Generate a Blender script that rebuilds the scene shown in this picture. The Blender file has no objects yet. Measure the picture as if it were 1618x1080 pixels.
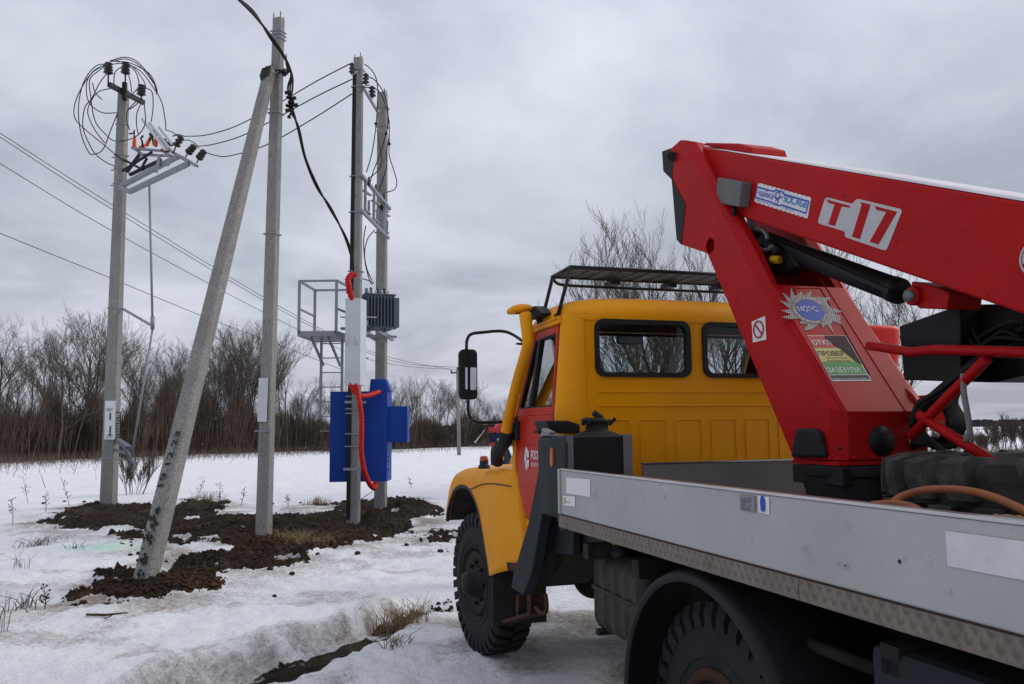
import bpy, bmesh, math, random
from mathutils import Vector, Matrix, noise
random.seed(7)
scene = bpy.context.scene
COL = scene.collection

# ---------------------------------------------------------------- camera, sky, sun, exposure
CAM_H = 1.8
PITCH = math.atan(140/1300.0); ROLL = 0.012; FPX = 1300.0
_fw = Vector((0, math.cos(PITCH), math.sin(PITCH))); _rt = Vector((1, 0, 0)); _up = _rt.cross(_fw)
CR = _rt*math.cos(ROLL) - _up*math.sin(ROLL); CU = _up*math.cos(ROLL) + _rt*math.sin(ROLL)
CAM = Vector((0, 0, CAM_H))
cd = bpy.data.cameras.new('camera'); cam = bpy.data.objects.new('camera', cd); COL.objects.link(cam)
cam.matrix_world = Matrix(((CR.x, CU.x, -_fw.x, 0), (CR.y, CU.y, -_fw.y, 0), (CR.z, CU.z, -_fw.z, CAM_H), (0, 0, 0, 1)))
cd.sensor_width = 36; cd.lens = FPX/1618*36; cd.clip_start = 0.05; cd.clip_end = 6000
scene.camera = cam
scene.view_settings.view_transform = 'Standard'; scene.view_settings.look = 'None'
scene.view_settings.exposure = 0.0; scene.view_settings.gamma = 1; scene.view_settings.use_curve_mapping = False

SUN_EL = math.radians(34); SUN_AZ = math.radians(68)      # azimuth clockwise from +Y (view direction)
w = bpy.data.worlds.new('World'); scene.world = w; w.use_nodes = True
nt = w.node_tree; N = nt.nodes; Lk = nt.links
bg = N['Background']; bg.inputs['Strength'].default_value = 0.1
sky = N.new('ShaderNodeTexSky'); sky.sky_type = 'NISHITA'; sky.sun_disc = False
sky.sun_elevation = SUN_EL; sky.sun_rotation = SUN_AZ; sky.air_density = 1.0; sky.dust_density = 2.0
tc = N.new('ShaderNodeTexCoord')
sep = N.new('ShaderNodeSeparateXYZ'); Lk.new(tc.outputs['Generated'], sep.inputs[0])
# cloud deck: project the view direction on a flat layer so that clouds shrink towards the horizon
zc = N.new('ShaderNodeMath'); zc.operation = 'MAXIMUM'; zc.inputs[1].default_value = 0.0; Lk.new(sep.outputs[2], zc.inputs[0])
za = N.new('ShaderNodeMath'); za.operation = 'ADD'; za.inputs[1].default_value = 0.16; Lk.new(zc.outputs[0], za.inputs[0])
dx = N.new('ShaderNodeMath'); dx.operation = 'DIVIDE'; Lk.new(sep.outputs[0], dx.inputs[0]); Lk.new(za.outputs[0], dx.inputs[1])
dy = N.new('ShaderNodeMath'); dy.operation = 'DIVIDE'; Lk.new(sep.outputs[1], dy.inputs[0]); Lk.new(za.outputs[0], dy.inputs[1])
cmb = N.new('ShaderNodeCombineXYZ'); Lk.new(dx.outputs[0], cmb.inputs[0]); Lk.new(dy.outputs[0], cmb.inputs[1])
n1 = N.new('ShaderNodeTexNoise'); n1.inputs['Scale'].default_value = 0.8; n1.inputs['Detail'].default_value = 7; n1.inputs['Roughness'].default_value = 0.56
n1.inputs['Distortion'].default_value = 0.35
Lk.new(cmb.outputs[0], n1.inputs['Vector'])
cr = N.new('ShaderNodeValToRGB'); Lk.new(n1.outputs[0], cr.inputs[0])
SKYB = 1.0
e = cr.color_ramp.elements
e[0].position = .355; e[0].color = (.395*SKYB, .42*SKYB, .50*SKYB, 1)
e[1].position = .63; e[1].color = (.72*SKYB, .75*SKYB, .85*SKYB, 1)
# thick overcast is brighter towards the zenith
zm = N.new('ShaderNodeMapRange'); zm.inputs[1].default_value = 0.0; zm.inputs[2].default_value = 1.0; zm.inputs[3].default_value = 9.2; zm.inputs[4].default_value = 14.0
Lk.new(sep.outputs[2], zm.inputs[0])
mul = N.new('ShaderNodeVectorMath'); mul.operation = 'SCALE'; Lk.new(cr.outputs[0], mul.inputs[0]); Lk.new(zm.outputs[0], mul.inputs['Scale'])
mx = N.new('ShaderNodeMix'); mx.data_type = 'RGBA'; mx.inputs[0].default_value = 0.96
Lk.new(sky.outputs[0], mx.inputs[6]); Lk.new(mul.outputs[0], mx.inputs[7]); Lk.new(mx.outputs[2], bg.inputs['Color'])
sd = bpy.data.lights.new('sun', 'SUN'); sd.energy = 1.5; sd.angle = math.radians(30); sd.color = (1, .95, .88)
so = bpy.data.objects.new('sun', sd); COL.objects.link(so)
_sv = Vector((math.sin(SUN_AZ)*math.cos(SUN_EL), math.cos(SUN_AZ)*math.cos(SUN_EL), math.sin(SUN_EL)))
so.rotation_euler = _sv.to_track_quat('Z', 'Y').to_euler()

# ---------------------------------------------------------------- measuring helpers (photograph survey -> real positions on known planes)
def ray(px, py): return _fw + CR*((px-809)/FPX) - CU*((py-540)/FPX)
YAW = math.atan2(.312849845, 1.00575160)
FD = Vector((-math.sin(YAW), math.cos(YAW), 0)); LD = Vector((-math.cos(YAW), -math.sin(YAW), 0)); DC = 2.83; T0 = 4.0
def tk(px, py, t=None, y=None, z=None):
    """truck frame (t forward, y left, z up)"""
    r = ray(px, py); a, b, c = r.dot(FD), -r.dot(LD), r.z
    k = (DC-y)/b if y is not None else (t/a if t is not None else (z-CAM_H)/c)
    return Vector((a*k, DC-b*k, CAM_H+c*k))
def tkp(px, py, p0, n):
    r = ray(px, py); d = Vector((r.dot(FD), r.dot(LD), r.z)); o = Vector((0, DC, CAM_H))
    return o + d*((p0-o).dot(n)/d.dot(n))
def W(px, py, Y):
    r = ray(px, py); return CAM + r*(Y/r.y)
def Wz(px, py, z=0.0):
    r = ray(px, py); return CAM + r*((z-CAM_H)/r.z)
def srgb(r, g, b):
    f = lambda c: (c/255/12.92) if c/255 <= .04045 else ((c/255+.055)/1.055)**2.4
    return (f(r), f(g), f(b))

# ---------------------------------------------------------------- materials
def mat(name, col, rough=.5, metal=0.0, var=.12, scale=6, bump=0.0, bscale=40, grime=None, gamt=.5, gscale=3, coat=0.0, col2=None, c2pos=.5, c2scale=20, c2w=.05, spec=.22, stretch=None):
    m = bpy.data.materials.new(name); m.use_nodes = True; t = m.node_tree; n = t.nodes; l = t.links
    b = n['Principled BSDF']; b.inputs['Roughness'].default_value = rough; b.inputs['Metallic'].default_value = metal
    b.inputs['Specular IOR Level'].default_value = spec
    if coat: b.inputs['Coat Weight'].default_value = coat; b.inputs['Coat Roughness'].default_value = .15
    tcn = n.new('ShaderNodeTexCoord'); vec = tcn.outputs['Object']
    if stretch:
        mp = n.new('ShaderNodeMapping'); mp.inputs['Scale'].default_value = stretch; l.new(vec, mp.inputs[0]); vec = mp.outputs[0]
    def nz(s, d=4, r=.6):
        q = n.new('ShaderNodeTexNoise'); q.inputs['Scale'].default_value = s; q.inputs['Detail'].default_value = d; q.inputs['Roughness'].default_value = r
        l.new(vec, q.inputs['Vector']); return q.outputs[0]
    def mixc(f, a, c):
        q = n.new('ShaderNodeMix'); q.data_type = 'RGBA'
        if isinstance(f, float): q.inputs[0].default_value = f
        else: l.new(f, q.inputs[0])
        for i, s in ((6, a), (7, c)):
            if isinstance(s, tuple): q.inputs[i].default_value = (*s, 1)
            else: l.new(s, q.inputs[i])
        return q.outputs[2]
    def ramp(f, p0, p1):
        q = n.new('ShaderNodeMapRange'); q.inputs[1].default_value = p0; q.inputs[2].default_value = p1; l.new(f, q.inputs[0]); return q.outputs[0]
    k0 = 1-var; k1 = 1+var
    c = mixc(ramp(nz(scale), .3, .7), tuple(x*k0 for x in col), tuple(min(1, x*k1) for x in col))
    if col2: c = mixc(ramp(nz(c2scale, 3), c2pos, c2pos+c2w), c, col2)
    if grime:
        g = ramp(nz(gscale, 7, .7), 1-gamt, 1-gamt+.28); c = mixc(g, c, grime)
        ma = n.new('ShaderNodeMath'); ma.operation = 'MULTIPLY_ADD'; l.new(g, ma.inputs[0]); ma.inputs[1].default_value = (.85-rough)*.8; ma.inputs[2].default_value = rough
        l.new(ma.outputs[0], b.inputs['Roughness'])
    l.new(c, b.inputs['Base Color'])
    if bump:
        bp = n.new('ShaderNodeBump'); bp.inputs['Strength'].default_value = bump; bp.inputs['Distance'].default_value = .02
        l.new(nz(bscale, 4), bp.inputs['Height']); l.new(bp.outputs[0], b.inputs['Normal'])
    return m
def glass_mat(name, tint=(.75, .8, .82), refl=.25):
    m = bpy.data.materials.new(name); m.use_nodes = True; t = m.node_tree; n = t.nodes; l = t.links; n.clear()
    o = n.new('ShaderNodeOutputMaterial'); tr = n.new('ShaderNodeBsdfTransparent'); tr.inputs[0].default_value = (*tint, 1)
    gl = n.new('ShaderNodeBsdfGlossy'); gl.inputs['Roughness'].default_value = .02; mxs = n.new('ShaderNodeMixShader')
    fr = n.new('ShaderNodeFresnel'); fr.inputs[0].default_value = 1.45
    ad = n.new('ShaderNodeMath'); ad.operation = 'ADD'; ad.inputs[1].default_value = refl; l.new(fr.outputs[0], ad.inputs[0])
    l.new(ad.outputs[0], mxs.inputs[0]); l.new(tr.outputs[0], mxs.inputs[1]); l.new(gl.outputs[0], mxs.inputs[2]); l.new(mxs.outputs[0], o.inputs[0]); return m
DUST = (.09, .075, .06)
M = dict(
 yellow=mat('yellow_paint', (.72, .285, .002), .42, col2=(.20, .07, .01), c2pos=.69, c2scale=38, c2w=.04, var=.07, scale=3, grime=(.17, .07, .012), gamt=.36, gscale=5, spec=.12, coat=.05, bump=.03, bscale=7),
 red=mat('red_paint', (.38, .007, .009), .45, col2=(.10, .006, .007), c2pos=.68, c2scale=30, c2w=.05, var=.10, scale=3, grime=(.09, .006, .008), gamt=.38, gscale=6, spec=.10, bump=.03, bscale=6),
 doorred=mat('door_red_paint', (.42, .014, .004), .38, var=.1, scale=3, grime=(.2, .03, .006), gamt=.36, gscale=4, spec=.2, coat=.08),
 redplastic=mat('red_plastic', (.62, .018, .015), .4, var=.08),
 alu=mat('aluminium_board', (.37, .368, .365), .55, col2=(.22, .21, .20), c2pos=.66, c2scale=16, c2w=.12, spec=.3, metal=.0, var=.10, scale=2.2, grime=(.17, .165, .16), gamt=.40, gscale=7, bump=.03, bscale=60),
 aludark=mat('weathered_aluminium', (.17, .16, .155), .6, metal=.25, var=.12, scale=2, grime=(.1, .085, .07), gamt=.45, gscale=6),
 patch=mat('white_repair_patch', (.58, .59, .61), .5, var=.10, scale=10, grime=(.33, .30, .26), gamt=.42, gscale=22),
 slate=mat('slate_blue_steel', (.016, .020, .026), .65, var=.25, scale=5, grime=DUST, gamt=.36, gscale=7, bump=.05),
 black=mat('black_paint', (.014, .014, .016), .5, var=.3, grime=(.05, .045, .04), gamt=.35, gscale=5),
 plastic=mat('black_plastic', (.011, .0115, .0135), .55, var=.2, scale=12, bump=.06, bscale=90),
 rubber=mat('tyre_rubber', (.014, .014, .0155), .82, spec=.3, var=.3, scale=7, grime=(.045, .040, .036), gamt=.42, gscale=5, bump=.12, bscale=70),
 under=mat('muddy_underbody', (.022, .019, .017), .8, var=.4, scale=7, grime=(.07, .045, .03), gamt=.45, gscale=6, bump=.15, bscale=30),
 rust=mat('rusty_steel', (.045, .019, .011), .8, var=.4, scale=12, grime=(.03, .02, .017), gamt=.5, gscale=8, bump=.2, bscale=50),
 steel=mat('galvanised_steel', (.24, .26, .285), .55, metal=.3, var=.12, scale=14),
 chrome=mat('bright_steel', (.5, .5, .5), .25, metal=.9, var=.1),
 concrete=mat('concrete', (.235, .23, .22), .9, var=.22, scale=2.6, grime=(.12, .115, .11), gamt=.42, gscale=4, bump=.3, bscale=60, col2=(.15, .145, .14), c2pos=.56, c2scale=30, c2w=.1, stretch=(1, 1, .35)),
 aggregate=mat('exposed_aggregate_concrete', (.30, .29, .27), .95, var=.16, scale=3, bump=.6, bscale=110, col2=(.13, .125, .12), c2pos=.50, c2scale=75, c2w=.05),
 mark=mat('black_stencil_paint', (.025, .025, .025), .9, var=.3, scale=20),
 wire=mat('black_cable', (.012, .012, .013), .6, var=.2),
 insul=mat('brown_porcelain', (.018, .014, .013), .25, var=.2, coat=.3),
 orange=mat('orange_polymer', (.70, .11, .015), .5, var=.1),
 greybox=mat('light_grey_enamel', (.52, .55, .59), .5, var=.06, scale=3, grime=(.4, .42, .44), gamt=.35, gscale=4),
 transf=mat('transformer_grey', (.10, .125, .15), .5, var=.1, grime=(.07, .08, .09), gamt=.4),
 blue=mat('blue_enamel', (.006, .042, .26), .5, var=.09, scale=2, grime=(.005, .03, .2), gamt=.4, gscale=3, spec=.15, coat=.03),
 hose=mat('red_corrugated_conduit', (.42, .009, .006), .5, var=.1),
 hose2=mat('orange_rubber_hose', (.26, .085, .035), .6, var=.15, scale=14),
 white=mat('white_vinyl', (.68, .68, .69), .5, var=.04), ink=mat('black_ink', (.03, .03, .035), .6, var=.1),
 vred=mat('red_vinyl', (.42, .03, .03), .5, var=.08), vyel=mat('yellow_vinyl', (.5, .44, .13), .5, var=.06), vgrn=mat('green_vinyl', (.04, .24, .04), .5, var=.08),
 vblue=mat('blue_vinyl', (.03, .07, .42), .5, var=.08), vcyan=mat('cyan_vinyl', (.04, .26, .55), .5, var=.08), vgrey=mat('grey_vinyl', (.24, .20, .18), .6, var=.1), boomwhite=mat('silver_vinyl', (.46, .46, .47), .55, var=.05, scale=12, grime=(.3, .27, .26), gamt=.32, gscale=9),
 amber=mat('amber_lens', (.35, .06, .01), .2, var=.1, coat=.5), mesh=mat('black_wire_mesh', (.02, .018, .014), .5, var=.2),
 navy=mat('navy_workwear', (.012, .022, .055), .85, var=.2, bump=.2, bscale=60), helmet=mat('red_helmet_plastic', (.48, .015, .02), .3, var=.05, coat=.4),
 skin=mat('skin', (.42, .22, .15), .5, var=.06), visor=mat('clear_visor', (.45, .47, .5), .15, var=.03), glove=mat('work_glove', (.2, .19, .17), .8, var=.2), boot=mat('black_boot', (.02, .02, .02), .6),
 interior=mat('cab_interior', (.045, .042, .045), .8, var=.2), seatf=mat('seat_fabric', (.03, .028, .03), .9, var=.2),
 mirror=mat('mirror_glass', (.5, .52, .55), .06, metal=1.0, var=.01), silver=mat('silver_paint', (.17, .175, .18), .45, metal=.3, var=.1, grime=(.15, .13, .12), gamt=.35),
 snowcap=mat('old_snow_cap', (.66, .62, .64), .7, var=.08, bump=.2, bscale=12),
 bark=mat('grey_bark', (.10, .085, .074), .9, var=.35, scale=5), bark2=mat('brown_bark', (.085, .064, .054), .9, var=.35, scale=5), bark3=mat('olive_bark', (.085, .072, .052), .9, var=.3, scale=5),
 twig=mat('brown_twigs', (.105, .076, .060), .95, var=.5, scale=.35), dry=mat('dry_grass', (.22, .155, .085), .9, var=.35, scale=6), weed=mat('dead_weed_stem', (.08, .055, .038), .9, var=.4, scale=10),
 glass=glass_mat('window_glass', (.88, .91, .92), -.025), glass2=glass_mat('side_window_glass', (.45, .48, .48), .42),
)
# checker plate: crossed ridges
def checker():
    m = mat('checker_plate', (.20, .165, .14), .55, metal=.3, var=.15, scale=3, grime=(.10, .075, .055), gamt=.46, gscale=9)
    n = m.node_tree.nodes; l = m.node_tree.links; b = n['Principled BSDF']; t = n.new('ShaderNodeTexCoord')
    outs = []
    for a in (35, -35):
        mp = n.new('ShaderNodeMapping'); mp.inputs['Rotation'].default_value = (0, math.radians(a), 0); l.new(t.outputs['Object'], mp.inputs[0])
        wv = n.new('ShaderNodeTexWave'); wv.inputs['Scale'].default_value = 9; wv.inputs['Distortion'].default_value = 0; l.new(mp.outputs[0], wv.inputs[0]); outs.append(wv.outputs[1])
    mm = n.new('ShaderNodeMath'); mm.operation = 'MULTIPLY'; l.new(outs[0], mm.inputs[0]); l.new(outs[1], mm.inputs[1])
    bp = n.new('ShaderNodeBump'); bp.inputs['Strength'].default_value = .9; bp.inputs['Distance'].default_value = .01; l.new(mm.outputs[0], bp.inputs['Height']); l.new(bp.outputs[0], b.inputs['Normal'])
    return m
M['checker'] = checker(); M['spare'] = mat('dusty_tyre_rubber', (.024, .022, .020), .8, spec=.35, var=.3, scale=6, grime=(.085, .074, .064), gamt=.5, gscale=6, bump=.2, bscale=60); M['clod'] = mat('earth_clod', (.032, .0185, .012), .95, var=.4, scale=2, bump=.3, bscale=30, col2=(.075, .036, .017), c2pos=.52, c2scale=.9, c2w=.12)

# ---------------------------------------------------------------- mesh and scene-tree helpers
OFF = {}
def tag(o, label=None, cat=None, group=None, kind=None):
    for k, v in (('label', label), ('category', cat), ('group', group), ('kind', kind)):
        if v: o[k] = v
    return o
def empty(name, loc, label, cat, group=None, matrix=None, off=None):
    o = bpy.data.objects.new(name, None); COL.objects.link(o); o.empty_display_size = .3
    if matrix is not None: o.matrix_world = matrix
    else: o.location = loc
    OFF[o.name] = Vector(off if off is not None else loc)
    return tag(o, label, cat, group)
TRUCK_M = Matrix(((FD.x, LD.x, 0, 0), (FD.y, LD.y, 0, 0), (0, 0, 1, 0), (0, 0, 0, 1)))
def tk_matrix(base):      # truck-frame point -> object matrix
    b = Vector(base); wpos = FD*b.x + LD*(b.y-DC) + Vector((0, 0, b.z))
    return Matrix.Translation(wpos) @ TRUCK_M
def tempty(name, base, label, cat, group=None):
    return empty(name, None, label, cat, group, matrix=tk_matrix(base), off=base)
def frame_of(d):
    d = Vector(d).normalized(); a = Vector((0, 0, 1)) if abs(d.z) < .9 else Vector((1, 0, 0))
    u = a.cross(d).normalized(); return d, u, d.cross(u)
class MB:
    def __init__(s): s.v = []; s.f = []; s.sm = []
    def add(s, vs, fs, smooth=False):
        b = len(s.v); s.v += [Vector(p) for p in vs]; s.f += [tuple(i+b for i in f) for f in fs]; s.sm += [smooth]*len(fs); return s
    def box(s, lo, hi):
        x0, y0, z0 = lo; x1, y1, z1 = hi
        return s.add([(x0,y0,z0),(x1,y0,z0),(x1,y1,z0),(x0,y1,z0),(x0,y0,z1),(x1,y0,z1),(x1,y1,z1),(x0,y1,z1)], [(0,3,2,1),(4,5,6,7),(0,1,5,4),(1,2,6,5),(2,3,7,6),(3,0,4,7)])
    def bar(s, p, q, w, h=None, up=None, w2=None, h2=None):
        p = Vector(p); q = Vector(q); h = h or w; w2 = w2 or w; h2 = h2 or h; d = (q-p).normalized()
        a = Vector(up) if up else (Vector((0, 0, 1)) if abs(d.z) < .95 else Vector((0, 1, 0)))
        u = d.cross(a).normalized(); v = u.cross(d)
        vs = []
        for c, ww, hh in ((p, w, h), (q, w2, h2)):
            for i, j in ((-1,-1),(1,-1),(1,1),(-1,1)): vs.append(c+u*i*ww/2+v*j*hh/2)
        return s.add(vs, [(0,3,2,1),(4,5,6,7),(0,1,5,4),(1,2,6,5),(2,3,7,6),(3,0,4,7)])
    def cyl(s, p, q, r, r2=None, n=12, cap=True):
        return s.tube([p, q], [r, r2 if r2 is not None else r], n, cap)
    def tube(s, pts, r, n=8, cap=True):
        pts = [Vector(p) for p in pts]; rs = r if isinstance(r, (list, tuple)) else [r]*len(pts)
        _, u, v = frame_of(pts[1]-pts[0]); vs = []; m = len(pts)
        for i, p in enumerate(pts):
            d = (pts[min(i+1, m-1)]-pts[max(i-1, 0)]).normalized()
            u = (u-d*u.dot(d)).normalized() if (u-d*u.dot(d)).length > 1e-6 else frame_of(d)[1]; v = d.cross(u)
            for k in range(n):
                a = 2*math.pi*k/n; vs.append(p+(u*math.cos(a)+v*math.sin(a))*rs[i])
        fs = [(i*n+k, i*n+(k+1)%n, (i+1)*n+(k+1)%n, (i+1)*n+k) for i in range(m-1) for k in range(n)]
        s.add(vs, fs, n > 5)
        if cap:
            b = len(s.v)-len(vs); s.f += [tuple(b+k for k in reversed(range(n))), tuple(b+(m-1)*n+k for k in range(n))]; s.sm += [False, False]
        return s
    def lathe(s, prof, o, ax, n=32, a0=0, a1=2*math.pi, smooth=True):
        """prof: (axial, radius) list"""
        o = Vector(o); d, u, v = frame_of(ax); full = abs(a1-a0-2*math.pi) < 1e-4; c = n if full else n+1; vs = []
        for x, r in prof:
            for k in range(c):
                a = a0+(a1-a0)*k/n; vs.append(o+d*x+(u*math.cos(a)+v*math.sin(a))*r)
        fs = []
        for i in range(len(prof)-1):
            for k in range(n): fs.append((i*c+k, i*c+(k+1)%c, (i+1)*c+(k+1)%c, (i+1)*c+k))
        return s.add(vs, fs, smooth)
    def prism(s, poly, off):
        """closed 3-D polygon extruded along off"""
        n = len(poly); off = Vector(off); vs = [Vector(p) for p in poly]; vs += [p+off for p in vs]
        return s.add(vs, [tuple(range(n)), tuple(reversed(range(n, 2*n)))]+[(i, (i+1)%n, n+(i+1)%n, n+i) for i in range(n)])
    def holed(s, outer, holes, off):
        """planar polygon with holes, extruded"""
        bm = bmesh.new(); loops = []
        for lp in [outer]+holes:
            vv = [bm.verts.new(p) for p in lp]
            for i in range(len(vv)): bm.edges.new((vv[i], vv[(i+1)%len(vv)]))
            loops.append(vv)
        bm.verts.ensure_lookup_table()
        bmesh.ops.triangle_fill(bm, use_beauty=True, use_dissolve=False, edges=bm.edges[:])
        bm.verts.index_update(); vs = [v.co.copy() for v in bm.verts]; fs = [tuple(v.index for v in f.verts) for f in bm.faces]
        n = len(vs); off = Vector(off); base = len(s.v)
        s.add(vs+[p+off for p in vs], fs+[tuple(i+n for i in reversed(f)) for f in fs])
        for lp in loops:
            ids = [v.index for v in lp]
            for i in range(len(ids)):
                a, b = ids[i], ids[(i+1)%len(ids)]; s.f.append((base+a, base+b, base+b+n, base+a+n)); s.sm.append(False)
        bm.free(); return s
    def grid(s, rows, smooth=True, close=False):
        m = len(rows[0]); vs = [p for r in rows for p in r]; fs = []
        for i in range(len(rows)-1):
            for k in range(m if close else m-1): fs.append((i*m+k, i*m+(k+1)%m, (i+1)*m+(k+1)%m, (i+1)*m+k))
        return s.add(vs, fs, smooth)
    def build(s, name, m, parent=None, bevel=0, origin=None, fix=True, thick=0):
        me = bpy.data.meshes.new(name); o = bpy.data.objects.new(name, me)
        COL.objects.link(o)
        off = OFF[parent.name] if parent is not None else Vector(origin or (0, 0, 0))
        OFF[o.name] = off
        me.from_pydata([tuple(p-off) for p in s.v], [], s.f); me.polygons.foreach_set('use_smooth', s.sm)
        if fix:
            bm = bmesh.new(); bm.from_mesh(me); bmesh.ops.recalc_face_normals(bm, faces=bm.faces[:]); bm.to_mesh(me); bm.free()
        me.materials.append(m if not isinstance(m, str) else M[m])
        if parent is not None: o.parent = parent
        elif origin is not None: o.location = origin
        if thick:
            q = o.modifiers.new('solid', 'SOLIDIFY'); q.thickness = thick; q.offset = 0
        if bevel:
            q = o.modifiers.new('bevel', 'BEVEL'); q.width = bevel; q.segments = 2; q.limit_method = 'ANGLE'; q.angle_limit = math.radians(40)
        return o
def spline(pts, n=8):
    P = [Vector(p) for p in pts]; P = [P[0]*2-P[1]]+P+[P[-1]*2-P[-2]]; out = []
    for i in range(1, len(P)-2):
        for k in range(n):
            t = k/n; a, b, c, d = P[i-1], P[i], P[i+1], P[i+2]
            out.append(.5*((2*b)+(c-a)*t+(2*a-5*b+4*c-d)*t*t+(3*b-a-3*c+d)*t**3))
    out.append(P[-2]); return out
def rrect(cx, cz, hw, hh, r, n=5):
    out = []
    for sx, sz, a0 in ((1,1,0),(-1,1,90),(-1,-1,180),(1,-1,270)):
        for k in range(n+1):
            a = math.radians(a0+90*k/n); out.append((cx+sx*(hw-r)+r*math.cos(a), cz+sz*(hh-r)+r*math.sin(a)))
    return out
def text(s, name, o, u, v, h, m, parent, align='LEFT', bold=0.0, fitw=None):
    """lettering on a surface: o = baseline start, u = reading direction, v = up direction, h = cap height, fitw = total width"""
    cu = bpy.data.curves.new('t', 'FONT'); cu.body = s; cu.size = 1; cu.align_x = 'LEFT'; cu.offset = bold; cu.resolution_u = 3
    ob = bpy.data.objects.new('t', cu); COL.objects.link(ob); bpy.context.view_layer.update()
    me = bpy.data.meshes.new_from_object(ob.evaluated_get(bpy.context.evaluated_depsgraph_get()))
    xs = [p.co.x for p in me.vertices] or [0, 1]; ys = [p.co.y for p in me.vertices] or [0, 1]; x0, x1 = min(xs), max(xs); y1 = max(ys)
    u = Vector(u).normalized(); v = Vector(v).normalized(); o = Vector(o); sy = h/max(.3, y1); sx = fitw/(x1-x0) if fitw else sy
    sh = -.5*(x1-x0)*sx if align == 'CENTER' else 0
    mb = MB(); mb.add([o+u*((p.co.x-x0)*sx+sh)+v*(p.co.y*sy) for p in me.vertices], [tuple(p.vertices) for p in me.polygons])
    bpy.data.objects.remove(ob); bpy.data.curves.remove(cu); bpy.data.meshes.remove(me)
    return mb.build(name, m, parent, fix=False)
def copy_tree(o, parent=None):
    c = o.copy(); COL.objects.link(c); c.parent = parent; OFF[c.name] = OFF.get(o.name, Vector())
    for ch in list(o.children): copy_tree(ch, c)
    return c

# ---------------------------------------------------------------- ground
def G(px, py): p = Wz(px, py, 0.0); return (p.x, p.y)
DIRT = [
 [G(*p) for p in [(60,832),(95,806),(160,797),(270,802),(292,789),(350,796),(392,815),(450,812),(480,800),(540,796),(600,792),(640,788),(716,812),(716,858),(684,862),(640,846),(560,866),(500,884),(430,872),(372,866),(330,852),(262,866),(215,862),(160,846)]],
 [G(*p) for p in [(112,962),(150,940),(150,912),(200,898),(250,908),(290,880),(350,884),(400,858),(450,866),(505,880),(492,894),(430,906),(380,912),(330,936),(262,952),(190,964)]],
]
MOUNDS = [(G(300,812), .9, .30), (G(350,812), .8, .24), (G(140,818), 1.2, .16), (G(418,874), .95, .30), (G(600,825), 1.0, .18), (G(640,812), 1.1, .36), (G(180,925), .45, .20), (G(330,902), .5, .16), (G(480,840), 1.1, .16), (G(590,820), 1.0, .12), (G(700,822), 1.5, .10), (G(220,812), 2.0, .12), (G(235,940), .8, .16), (G(360,892), .8, .14), (G(180,920), .5, .12), (G(470,885), .9, .18), (G(150,825), 1.8, .1)]
TRENCH = [G(*p) for p in [(150,1230),(300,1125),(420,1075),(510,1040),(565,1012),(625,985),(668,965),(720,948)]]
RUSTC = G(418, 868)
def segd(p, a, b):
    ax, ay = a; bx, by = b; dx_, dy_ = bx-ax, by-ay; t = max(0, min(1, ((p[0]-ax)*dx_+(p[1]-ay)*dy_)/(dx_*dx_+dy_*dy_)))
    ex, ey = p[0]-ax-t*dx_, p[1]-ay-t*dy_; return math.hypot(ex, ey), dx_*(p[1]-ay)-dy_*(p[0]-ax)
def sd_poly(p, poly):
    d = 1e9; ins = False; n = len(poly)
    for i in range(n):
        a, b = poly[i], poly[(i+1)%n]; e_, _ = segd(p, a, b); d = min(d, e_)
        if (a[1] > p[1]) != (b[1] > p[1]) and p[0] < (b[0]-a[0])*(p[1]-a[1])/(b[1]-a[1])+a[0]: ins = not ins
    return d if ins else -d
def sm(a, b, x): t = max(0, min(1, (x-a)/(b-a))); return t*t*(3-2*t)
BB = [(min(q[0] for q in P)-1.5, max(q[0] for q in P)+1.5, min(q[1] for q in P)-1.5, max(q[1] for q in P)+1.5) for P in DIRT]
ISL = [(196,836,30,5),(291,848,22,4),(300,821,34,4.5),(386,808,26,7),(388,834,16,3),(480,806,70,8),(620,811,18,5),(678,830,40,13),(640,867,70,6),(520,872,20,3),(250,858,26,4),(205,893,30,9),(300,872,50,9),(240,905,14,6),(340,896,14,3),(455,886,20,3),(132,842,40,6),(410,905,10,3),(560,815,14,3)]
def isl(x, y):
    u = 809+FPX*x/y; v = 680+CAM_H/y*1308-.012*(u-809); m_ = 0
    for cu_, cv, ru, rv in ISL:
        q = ((u-cu_)/ru)**2+((v-cv)/rv)**2
        if q < 2.5: m_ = max(m_, 1.6-q)
    return m_
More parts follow.
